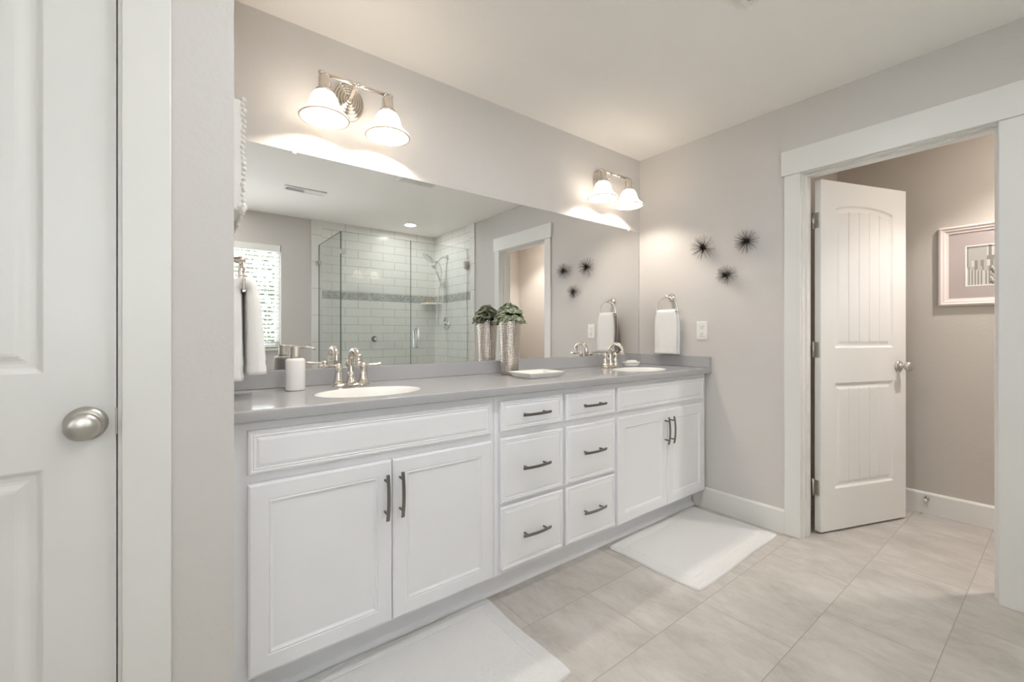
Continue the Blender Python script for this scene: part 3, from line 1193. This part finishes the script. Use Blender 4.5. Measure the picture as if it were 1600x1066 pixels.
# faucets
def faucet(label, x, y):
    t = thing('faucet', label, 'faucet', (x, y, CTP), group='polished nickel faucets')
    b = MB()
    prof = [(.028, 0), (.028, .004), (.025, .009), (.019, .012), (.002, .0125)]
    # elongated base plate
    rings = []
    n = 40
    for r, z in prof:
        ring = []
        for k in range(n):
            a = 2 * PI * k / n
            px_ = r * math.cos(a) + (.052 if math.cos(a) > 1e-6 else (-.052 if math.cos(a) < -1e-6 else 0))
            ring.append(b.bm.verts.new((px_, r * math.sin(a), z)))
        rings.append(ring)
    for i in range(len(rings) - 1):
        for k in range(n):
            f = b.bm.faces.new((rings[i][k], rings[i][(k + 1) % n], rings[i + 1][(k + 1) % n], rings[i + 1][k]))
            f.smooth = True
    b.bm.faces.new(rings[0][::-1])
    b.bm.faces.new(rings[-1])
    b.build('base_plate', M['chrome'], t)
    s = MB()
    s.lathe([(.021, .010), (.022, .016), (.017, .024), (.0145, .040), (.0155, .044), (.0145, .048), (.013, .06)], 28)
    pts = [(0, 0, .05), (0, .003, .085)]
    for k in range(0, 13):
        a = PI - k / 12 * PI * 1.08
        pts.append((0, -.048 - .050 * math.cos(a) , .112 + .040 * math.sin(a)))
    rad = [.0135] * 3 + [.0135 - .002 * k / 12 for k in range(12)]
    s.tube(spline([tuple(p) for p in pts], 3), .0125, 16)
    s.lathe([(.0135, 0), (.0155, .003), (.0155, .012), (.013, .016)], 24, mtx=Matrix.Translation((0, pts[-1][1] - .001, pts[-1][2] - .010)))
    s.build('spout', M['chrome'], t)
    MB().tube([(0, .020, .010), (0, .022, .075)], .0025, 8).ball((0, .022, .078), .006).build('lift_rod', M['chrome'], t)
    for sd_ in (-1, 1):
        h = MB()
        h.lathe([(.023, .010), (.024, .016), (.019, .022), (.0175, .028), (.0145, .055), (.0125, .070), (.0155, .074), (.0165, .080), (.0145, .088), (.010, .094), (.002, .097)], 28, c=(sd_ * .052, 0, 0))
        xs0 = sd_ * .052
        ctlp = [(xs0, 0, .084), (xs0 + sd_ * .025, -.004, .087), (xs0 + sd_ * .05, -.008, .086), (xs0 + sd_ * .078, -.012, .090)]
        sp0 = spline(ctlp, 5)
        rr = [.0075 + .0 * i for i in range(len(sp0))]
        rr = [.0098 - .0042 * math.sin(PI * min(1, 1.5 * i / (len(sp0) - 1))) for i in range(len(sp0))]
        rr[-1] = .006
        h.tube(sp0, rr, 12, flat=.75)
        h.build('lever_handle', M['chrome'], t)
    return t


f1 = faucet('polished nickel two lever faucet behind the left sink', SINKS[0][0], -.115)
copy_tree(f1, 'polished nickel two lever faucet behind the right sink', (SINKS[1][0], -.115, CTP))

# ------------------------------------------------------------------ mirror
mr = thing('vanity_mirror', 'wide frameless wall mirror above the grey backsplash', 'mirror', (-1.33, 0, BS))
MB().box(-2.632, -.026, -.006, -.0005, BS + .001, 1.902).build('mirror_glass', M['mirror'], mr, Matrix.Translation((1.33, 0, -BS)))
for x in (-2.365, -.145):
    MB().box(x - .008, x + .008, -.009, 0, 1.893, 1.910, .003).build('clip', M['plastic'], mr, Matrix.Translation((1.33, 0, -BS)))

# ------------------------------------------------------------------ wall sconces


def sconce(label, x):
    t = thing('wall_sconce', label, 'wall light', (x, 0, 2.183), group='two shade wall sconces above the mirror')
    rx = Matrix.Rotation(PI / 2, 4, 'X')
    p = MB()
    prof = [(1.0, 0), (1.0, .004)]
    for r0, r1, z in ((1.0, .86, .004), (.84, .70, .009), (.68, .54, .014), (.52, .38, .019), (.36, .20, .024)):
        for q in range(7):
            w_ = q / 6 * PI
            prof.append(((r0 + r1) / 2 + (r0 - r1) / 2 * math.cos(w_), z + .007 * math.sin(w_)))
    prof += [(.16, .034), (.10, .042), (.01, .045)]
    p.lathe([(r * .082, z) for r, z in prof], 48, mtx=rx @ Matrix.Diagonal((.88, 1.06, 1, 1)))
    p.build('back_plate', M['chrome'], t)
    y0 = -.140
    a = MB()
    a.tube(spline([(0, -.03, -.005), (0, -.065, .0), (0, -.10, .012), (0, y0, .012)], 5), .008, 12)
    a.tube([(-.145, y0, .012), (.145, y0, .012)], .0075, 14)
    for q in (-.030, 0, .030, -.122, .122, -.145, .145):
        a.ball((q, y0, .012), .0125 if abs(q) in (.145, 0) else .0105, 14, 8)
    a.build('arm', M['chrome'], t)
    for s in (-1, 1):
        xs = s * .1325
        k = MB()
        k.lathe([(.008, .012), (.014, .006), (.022, -.002), (.0245, -.008), (.0245, -.046), (.028, -.050), (.034, -.056), (.036, -.064), (.030, -.068)], 32, c=(xs, y0, 0))
        k.build('socket_cup', M['chrome'], t)
        g = MB()
        o_ = [(.029, -.062), (.040, -.070), (.050, -.086), (.056, -.108), (.062, -.126), (.073, -.142), (.086, -.153), (.093, -.160), (.0945, -.166), (.092, -.170)]
        i_ = [(.089, -.167), (.083, -.157), (.070, -.146), (.059, -.130), (.053, -.110), (.047, -.088), (.037, -.073), (.029, -.066)]
        g.lathe(o_ + i_, 48, c=(xs, y0, 0), cap=False)
        sd_ = g.build('lamp_shade', M['shade'], t)
        rg = MB()
        rg.tube([(xs + .0925 * math.cos(2 * PI * q / 48), y0 + .0925 * math.sin(2 * PI * q / 48), -.169) for q in range(49)], .0042, 10, cap=False)
        rg.build('rim', M['rim'], sd_)
        bb = MB()
        bb.ball((xs, y0, -.112), .024, 20, 12, (1, 1, 1))
        bb.build('bulb', M['bulb'], t)
    return t


s1 = sconce('nickel two shade wall sconce above the left half of the mirror', -2.147)
copy_tree(s1, 'nickel two shade wall sconce near the right corner above the mirror', (-.450, 0, 2.183))


# ------------------------------------------------------------------ towel rings and towels
def towel_ring(label, loc, rz):
    """local: wall at x=0, ring projects to -x, ring plane parallel to wall (y,z)"""
    t = thing('towel_ring', label, 'towel ring', loc, rz, group='polished towel rings')
    p = MB()
    p.lathe([(.026, 0), (.026, .004), (.022, .009), (.014, .013), (.010, .018), (.010, .050), (.013, .054), (.013, .068), (.009, .073), (.002, .075)], 28, mtx=Matrix.Rotation(-PI / 2, 4, 'Y'))
    p.build('post', M['chrome'], t)
    r = MB()
    R = .080
    zc = -.082
    pts = [(-.062, R * math.cos(a), zc + R * math.sin(a)) for a in [PI * k / 24 for k in range(25)]]
    pts = [(-.062, R - .002, zc - .030), (-.062, R, zc - .020)] + pts + [(-.062, -R, zc - .020), (-.062, -R + .002, zc - .030)]
    r.tube(pts, .0045, 10)
    r.tube([(-.062, R + .002, zc - .030), (-.062, -R - .002, zc - .030)], .0045, 10)
    r.build('ring', M['chrome'], t)
    return t


def towel(label, loc, rz, w, zf, zb, flare, seed, th=.0075, grow=0.0):
    """folded hand towel over bar; local origin at bar centre; front is -x; zf/zb drop of front/back"""
    rnd = random.Random(seed)
    ph = [rnd.uniform(0, 6) for _ in range(4)]
    path = []
    nF = 22
    for k in range(nF + 1):
        z = -zf + zf * k / nF
        path.append((-1, z))
    for k in range(1, 8):
        path.append((-math.cos(PI * k / 8), .001 * k, 'arc'))
    for k in range(nF + 1):
        path.append((1, -zb * k / nF))
    nw = 26
    mb = MB()
    ra = th + .0072

    def mid(i, v):
        p = path[i]
        if len(p) == 3:
            a = PI * (i - nF) / 8
            return Vector((-ra * math.cos(a), 0, ra * math.sin(a)))
        drop = -p[1]
        tot = zf if p[0] < 0 else zb
        x = p[0] * (ra + flare[0 if p[0] < 0 else 1] * (drop / tot) ** .8)
        x += p[0] * .004 * math.sin(3.5 * v + ph[0]) * drop / tot + .002 * math.sin(9 * v + ph[1] + drop * 8) * drop / tot
        return Vector((x, 0, p[1]))
    n = len(path)

    def nrm(i, v):
        a, b_ = mid(max(i - 1, 0), v), mid(min(i + 1, n - 1), v)
        tg = (b_ - a).normalized()
        return Vector((-tg.z, 0, tg.x))

    def wid(i):
        p = path[i]
        d_ = abs(p[1]) if len(p) < 3 else 0
        return w / 2 * (1 - .17 * math.exp(-d_ / .03) + .012 * math.sin(d_ * 14 + ph[2]))
    loopn = []
    rows = []
    for j in range(n):
        ring = []
        for side in (1, -1):
            for k in range(nw + 1):
                vv = -1 + 2 * k / nw
                if side < 0:
                    vv = -vv
                gr = 1 + (grow * (abs(path[j][1]) / (zf if path[j][0] < 0 else zb)) if len(path[j]) < 3 else 0)
                ed = th * gr * math.sqrt(max(0, 1 - abs(vv) ** 14)) if abs(vv) < 1 else .0008
                p = mid(j, vv) + nrm(j, vv) * side * (ed + .0008)
                band = 1.0
                if len(path[j]) < 3:
                    dz = (zf if path[j][0] < 0 else zb) - abs(path[j][1])
                    if .026 < dz < .044:
                        band = .0
                if band == 0:
                    p -= nrm(j, vv) * side * .002
                ring.append(mb.bm.verts.new((p.x, vv * wid(j), p.z)))
        rows.append(ring)
    m_ = len(rows[0])
    for j in range(n - 1):
        for k in range(m_):
            f = mb.bm.faces.new((rows[j][k], rows[j][(k + 1) % m_], rows[j + 1][(k + 1) % m_], rows[j + 1][k]))
            f.smooth = True
    mb.bm.faces.new(rows[0][::-1])
    mb.bm.faces.new(rows[-1])
    o = mb.build('hand_towel', M['towel'])
    o.location = loc
    o.rotation_euler = (0, 0, rz)
    return tag(o, label, 'towel', 'white hand towels on towel rings')


towel_ring('polished towel ring on the right wall between mirror and outlet', (0, -.268, 1.398), 0)
towel('white hand towel hanging from the ring on the right wall', (-.062, -.268, 1.287), 0, .172, .284, .285, (.004, .004), 2)
towel_ring('polished towel ring on the end wall left of the mirror', (XR, -.215, 1.398), PI)
towel('white hand towel hanging at the left end of the counter', (XR + .062, -.215, 1.287), PI, .175, .285, .305, (.014, .004), 5, .019, .5)

# bumpy white frame on the return wall above the towel
fr = thing('wall_plaque', 'thick white bumpy-edged plaque on the end wall above the hanging towel', 'plaque', (XR, -.30, 1.67))
b = MB()
nn = 40
for k in range(3):
    pass
b.box(0.001, .040, -.19, .19, -.165, .165, .006)
b.build('panel', M['ceramic'], fr)
rb = MB()
rnd = random.Random(4)
per = []
for k in range(22):
    z = -.165 + .33 * k / 21
    per += [(-.19, z), (.19, z)]
for k in range(1, 25):
    y = -.19 + .38 * k / 25
    per += [(y, -.165), (y, .165)]
for y, z in per:
    rb.ball((.040 + rnd.uniform(-.002, .003), y, z), rnd.uniform(.0055, .0075), 8, 6)
for sy_ in (-1, 1):
    for sz_ in (-1,):
        rb.ball((.034, sy_ * .176, sz_ * .152), .018, 12, 8)
rb.build('bumpy_rim', M['carved'], fr)


# ------------------------------------------------------------------ wire burst ornaments
def urchin(label, y, z, R, seed):
    o = thing('wire_burst', label, 'wall ornament', (0, y, z), group='dark wire bursts on the right wall')
    rnd = random.Random(seed)
    c = Vector((-.034, 0, 0))
    core = MB()
    core.ball(c, .008, 12, 8)
    core.tube([(0, 0, 0), c], .004, 8)
    core.build('core', M['blackwire'], o)
    s = MB()
    n = 120
    for k in range(n):
        u = 1 - 1.28 * (k + .5) / n          # hemisphere towards the room and slightly behind
        a = k * 2.39996 + rnd.uniform(-.2, .2)
        rr = math.sqrt(max(0, 1 - u * u))
        d_ = Vector((-u, rr * math.cos(a), rr * math.sin(a)))
        ln = R * rnd.uniform(.82, 1.05)
        if u < 0:
            ln = min(ln, .031 / max(-u, .05))
        s.tube([c + d_ * .008, c + d_ * ln], [.0009, .0005], 4)
    s.build('spikes', M['blackwire'], o)
    return o


urchin('large dark wire burst ornament, upper left of the three on the wall', -.515, 1.703, .083, 1)
urchin('dark wire burst ornament nearest the door, upper right of the three', -.788, 1.70, .075, 2)
urchin('smallest dark wire burst ornament, lowest of the three on the wall', -.669, 1.508, .066, 3)

# ------------------------------------------------------------------ outlet
ou = thing('wall_outlet', 'white wall outlet beside the right hand towel', 'outlet', (0, -.490, 1.163))
MB().box(-.0065, 0, -.037, .037, -.060, .060, .003).build('cover_plate', M['plastic'], ou)
for s in (-1, 1):
    p = MB()
    p.box(-.009, -.0066, -.017, .017, s * .0225 - .017, s * .0225 + .017, .004)
    rc = p.build('receptacle', M['plastic'], ou)
    q = MB()
    q.box(-.0094, -.0088, -.0075, -.0055, s * .0225 - .003, s * .0225 + .007)
    q.box(-.0094, -.0088, .0055, .0075, s * .0225 - .003, s * .0225 + .006)
    q.lathe([(.0024, 0), (.0024, .0006)], 12, mtx=Matrix.Translation((-.0088, 0, s * .0225 - .009)) @ Matrix.Rotation(-PI / 2, 4, 'Y'))
    q.build('slot', M['dark'], rc)

# ------------------------------------------------------------------ picture in the toilet room
pw_, ph_ = .52, .484
pc = thing('picture_frame', 'pale framed photograph hanging in the small toilet room', 'picture', (XT, -1.476 - pw_ / 2, 1.554))
f = MB()
prof = [(0, 0), (0, .022), (.010, .026), (.020, .020), (.026, .020), (.034, .014), (.044, .012), (.044, 0)]   # (inward, out)
for (ax, sgn) in ((0, 1), (1, 1), (0, -1), (1, -1)):
    hw_, hh_ = pw_ / 2, ph_ / 2
    la = (hh_ if ax == 0 else hw_)
    lb = (hw_ if ax == 0 else hh_)
    va_, vb_ = [], []
    for i_, o_ in prof:
        e = lb - i_
        l0 = la - i_
        if ax == 0:
            va_.append((-o_, sgn * e, -l0))
            vb_.append((-o_, sgn * e, l0))
        else:
            va_.append((-o_, -l0, sgn * e))
            vb_.append((-o_, l0, sgn * e))
    n = len(prof)
    f._faces(va_ + vb_, [(i, (i + 1) % n, n + (i + 1) % n, n + i) for i in range(n)])
f.build('frame', M['picframe'], pc)
iy, iz0, iz1 = .26 - .115, 1.426 - 1.554, 1.67 - 1.554
mm = MB()
ow, oh = pw_ / 2 - .043, ph_ / 2 - .043
mm.box(-.008, -.004, iy, ow, -oh, oh)
mm.box(-.008, -.004, -ow, -iy, -oh, oh)
mm.box(-.008, -.004, -iy, iy, -oh, iz0)
mm.box(-.008, -.004, -iy, iy, iz1, oh)
mm.build('picture_mat', M['picmat'], pc)
mm = MB()
e = .006
mm.box(-.009, -.0035, iy - e, iy, iz0, iz1)
mm.box(-.009, -.0035, -iy, -iy + e, iz0, iz1)
mm.box(-.009, -.0035, -iy + e, iy - e, iz0, iz0 + e)
mm.box(-.009, -.0035, -iy + e, iy - e, iz1 - e, iz1)
mm.build('mat_bevel', M['matcore'], pc)
# flat grey photograph of a porch with a railing: coloured cells
ph = MB()
nx_, ny_ = 46, 40


def photo_cell(u, v):
    # u 0..1 from left (towards +Y) , v 0..1 from bottom
    if v > .62:
        if u % .33 < .04:
            return 1
        if .06 < u < .30 or .52 < u < .6:
            return 2 if v < .95 else 3
        if .31 < u < .47 or .66 < u < .9:
            return 3 if v > .72 else 1
        return 4 if u > .6 else 2
    if v > .47:
        return (1, 2, 3, 1, 2)[int(u * 23) % 5]
    if u < .34:
        if v > .36 - u * .3 + .08:
            return (2, 1, 2)[int(u * 30) % 3]
        return 3 if int(u * 44) % 2 else 1
    if u > .68:
        return 4 if (u - .9) ** 2 + (v - .1) ** 2 < .05 else (2, 1, 3)[int(u * 37 + v * 9) % 3]
    return (1, 2, 0, 1, 3)[int(u * 31 + v * 17) % 5]


for i in range(nx_):
    for j in range(ny_):
        u0, u1, v0, v1 = i / nx_, (i + 1) / nx_, j / ny_, (j + 1) / ny_
        ph.mi = photo_cell((u0 + u1) / 2, (v0 + v1) / 2)
        Y = lambda u: iy - u * 2 * iy
        Z = lambda v: iz0 + v * (iz1 - iz0)
        ph._faces([(-.0036, Y(u0), Z(v0)), (-.0036, Y(u1), Z(v0)), (-.0036, Y(u1), Z(v1)), (-.0036, Y(u0), Z(v1))], [(0, 1, 2, 3)])
ph.mi = 0
ph.box(-.0030, 0, -pw_ / 2 + .02, pw_ / 2 - .02, -ph_ / 2 + .02, ph_ / 2 - .02)
ph.build('photograph', GREYS, pc)

# door stop on the toilet room baseboard
dsx = XT - .014
ds = thing('door_stop', 'small metal door stop on the toilet room baseboard', 'door stop', (dsx, -1.424, .098))
MB().lathe([(.013, 0), (.013, .004), (.006, .008), (.006, .05), (.008, .052)], 16, mtx=Matrix.Rotation(-PI / 2, 4, 'Y')).build('stem', M['satin'], ds)
MB().lathe([(.009, .052), (.010, .056), (.009, .064), (.004, .067)], 16, mtx=Matrix.Rotation(-PI / 2, 4, 'Y')).build('tip', M['rubber'], ds)

# ------------------------------------------------------------------ things on the counter
dp = thing('soap_dispenser', 'white cylindrical soap dispenser with metal pump left of the faucet', 'soap dispenser', (-2.385, -.132, CTP))
MB().lathe([(.033, .003), (.0345, .0), (.0355, .003), (.0355, .112), (.034, .119), (.029, .123), (.017, .124), (.016, .127)], 40).build('bottle', M['ceramic'], dp)
pm = MB()
pm.lathe([(.019, .124), (.019, .134), (.0175, .136), (.0175, .168), (.016, .171), (.003, .172)], 32)
pm = pm.build('pump', M['satin'], dp)
MB().tube([(.010, 0, .165), (.040, -.010, .166), (.060, -.018, .163), (.069, -.021, .157)], [.0055, .0045, .004, .0035], 10).build('spout', M['satin'], pm)

pp = thing('potted_plant', 'succulent plant in a tall tapered hammered silver vase', 'plant', (-1.318, -.115, CTP))
v = MB()
v.lathe([(.040, 0), (.045, .002), (.0475, .01), (.0515, .10), (.0560, .20), (.0610, .285), (.0618, .296), (.0595, .299), (.0565, .294), (.053, .24), (.052, .235)], 56, cap=False)
v.lathe([(.001, .001), (.042, .001)], 56, cap=False)
v.build('vase', M['hammered'], pp)
MB().lathe([(.054, .26), (.058, .285), (.045, .315), (.02, .33), (.001, .333)], 24, cap=False).build('moss', M['soil'], pp)
lf = MB()
rnd = random.Random(11)


def leaf(mb, p, d_, up_, ln, wd):
    s_ = d_.cross(up_).normalized()
    nn = s_.cross(d_).normalized()
    pts = []
    for t, w_, h_ in ((0, .25, 0), (.35, .9, .10), (.7, 1.0, .10), (.92, .6, .02), (1.0, .05, -.04)):
        pts.append((p + d_ * ln * t + nn * ln * h_, w_))
    rows_ = []
    for q, w_ in pts:
        rows_.append([mb.bm.verts.new(q + s_ * wd * w_ * a_ + nn * wd * (.35 * (1 - a_ * a_)) * b_) for a_, b_ in ((-1, 0), (0, 1), (1, 0), (0, -1))])
    for i in range(len(rows_) - 1):
        for k in range(4):
            fc = mb.bm.faces.new((rows_[i][k], rows_[i][(k + 1) % 4], rows_[i + 1][(k + 1) % 4], rows_[i + 1][k]))
            fc.smooth = True


for k in range(140):
    a = k * 2.39996
    rr = .078 * math.sqrt((k + .5) / 140)
    zz = .305 + .070 * (1 - (rr / .078) ** 2.2) + rnd.uniform(-.010, .008)
    if rr > .066:
        zz -= rnd.uniform(0, .028)
    c0 = Vector((rr * math.cos(a), rr * math.sin(a), zz))
    ax = Vector((math.cos(a) * rr * 9, math.sin(a) * rr * 9, 1 - rr * 4)).normalized()
    t0 = ax.orthogonal().normalized()
    t1 = ax.cross(t0)
    for ring_, nl, tilt, ln in ((0, 6, .25, .0145), (1, 5, .75, .010)):
        for q_ in range(nl):
            b0 = 2 * PI * q_ / nl + ring_ * .5 + k
            d_ = (t0 * math.cos(b0) + t1 * math.sin(b0)) * math.cos(tilt) + ax * math.sin(tilt)
            leaf(lf, c0, d_.normalized(), ax, ln * rnd.uniform(.85, 1.2), .0050)
for k in range(16):
    a = 2 * PI * k / 16 + rnd.uniform(-.15, .15)
    c0 = Vector((.062 * math.cos(a), .062 * math.sin(a), .312))
    c1 = c0 + Vector((.020 * math.cos(a), .020 * math.sin(a), -rnd.uniform(.02, .045)))
    lf.tube([c0 * .8 + Vector((0, 0, .06)), c0, c1], .0016, 5)
    for q_ in range(9):
        p_ = c0.lerp(c1, q_ / 8)
        d_ = Vector((rnd.gauss(0, 1), rnd.gauss(0, 1), rnd.gauss(0, .6))) + Vector((math.cos(a), math.sin(a), 0)) * .8
        leaf(lf, p_, d_.normalized(), Vector((0.1, 0.2, 1)).normalized(), .015, .006)
lf.build('foliage', M['leaf'], pp)

# tray: rectangular with flared sides
tr = MB()
tl_, tw_ = .120, .088


def rr_(hx_, hy_, r, z, n=6):
    out = []
    for cx_, cy_, a0 in ((hx_ - r, hy_ - r, 0), (-hx_ + r, hy_ - r, PI / 2), (-hx_ + r, -hy_ + r, PI), (hx_ - r, -hy_ + r, 1.5 * PI)):
        for k in range(n + 1):
            a = a0 + PI / 2 * k / n
            out.append((cx_ + r * math.cos(a), cy_ + r * math.sin(a), z))
    return out


def loft(mb, loops, cap0=True, cap1=True, smooth=False):
    rows_ = [[mb.bm.verts.new(p) for p in lp] for lp in loops]
    n = len(rows_[0])
    for i in range(len(rows_) - 1):
        for k in range(n):
            f_ = mb.bm.faces.new((rows_[i][k], rows_[i][(k + 1) % n], rows_[i + 1][(k + 1) % n], rows_[i + 1][k]))
            f_.smooth = smooth
    if cap0:
        mb.bm.faces.new(rows_[0][::-1])
    if cap1:
        mb.bm.faces.new(rows_[-1])


loft(tr, [rr_(tl_ - .018, tw_ - .018, .008, 0), rr_(tl_ - .016, tw_ - .016, .008, .003), rr_(tl_, tw_, .008, .024), rr_(tl_, tw_, .008, .027), rr_(tl_ - .005, tw_ - .005, .006, .027), rr_(tl_ - .021, tw_ - .021, .006, .006)])
o = tr.build('vanity_tray', M['tray'])
o.location = (-1.285, -.305, CTP)
o.rotation_euler = (0, 0, math.radians(0))
tag(o, 'white rectangular woven tray on the counter in front of the vase', 'tray')

sdh = MB()
sdh.lathe([(.045, 0), (.052, .002), (.056, .008), (.053, .011), (.058, .016), (.064, .024), (.066, .026), (.062, .027), (.050, .020), (.02, .016), (.001, .0155)], 48, sx=1.1, sy=.85)
o = sdh.build('soap_dish', M['porcelain'])
o.location = (-.272, -.130, CTP)
tag(o, 'white oval soap dish near the right corner of the counter', 'soap dish')
o = MB().box(-.034, .034, -.022, .022, 0, .020, .008, 3).build('soap_bar', M['soap'])
o.location = (-.272, -.130, CTP + .0186)
tag(o, 'white soap bar resting on the oval soap dish', 'soap')


# ------------------------------------------------------------------ bath mats
def bath_mat(label, x0, x1, y0, y1, seed, rz=0.0):
    w, d_ = x1 - x0, y1 - y0
    rnd = random.Random(seed)
    nu, nv = 300, 190
    mb = MB()
    ph_ = [rnd.uniform(0, 6) for _ in range(6)]

    def P(i, j):
        u, v_ = i / (nu - 1), j / (nv - 1)
        x, y = (u - .5) * w, (v_ - .5) * d_
        # slightly wavy outline and rounded corners
        x += .004 * math.sin(v_ * 7 + ph_[0]) * (2 * u - 1)
        y += .004 * math.sin(u * 9 + ph_[1]) * (2 * v_ - 1)
        cx_, cy_ = abs(2 * u - 1), abs(2 * v_ - 1)
        k = 1 - .018 * (cx_ * cy_) ** 18
        x *= k
        y *= k
        e = min(u * w, (1 - u) * w, v_ * d_, (1 - v_) * d_)
        z = .011 * math.sqrt(min(1, e / .006)) + .0015
        if e < .062:
            z += .0030 * math.sin(e / .0105 * 2 * PI) * sstep(.003, .01, e)
        else:
            z += .0035 * sstep(.062, .07, e) + .0012 * rnd.uniform(-1, 1)
        return (x, y, z)
    rows_ = mb.grid(P, nu, nv)
    bt = [[rows_[i][0] for i in range(nu)], [rows_[nu - 1][j] for j in range(nv)], [rows_[i][nv - 1] for i in range(nu - 1, -1, -1)], [rows_[0][j] for j in range(nv - 1, -1, -1)]]
    lp = []
    for s_ in bt:
        lp += s_[:-1]
    low = [mb.bm.verts.new((q.co.x, q.co.y, 0.0005)) for q in lp]
    n = len(lp)
    for k in range(n):
        mb.bm.faces.new((lp[k], low[k], low[(k + 1) % n], lp[(k + 1) % n]))
    mb.bm.faces.new(low)
    o = mb.build('bath_mat', M['rug'])
    o.location = ((x0 + x1) / 2, (y0 + y1) / 2, 0)
    o.rotation_euler = (0, 0, rz)
    return tag(o, label, 'bath mat', 'white ribbed bath mats')


bath_mat('white bath mat with ribbed border in front of the left sink cabinet', -2.56, -1.703, -.968, -.458, 1)
bath_mat('white bath mat with ribbed border in front of the right sink cabinet', -.935, -.074, -.980, -.472, 2, math.radians(1.0))
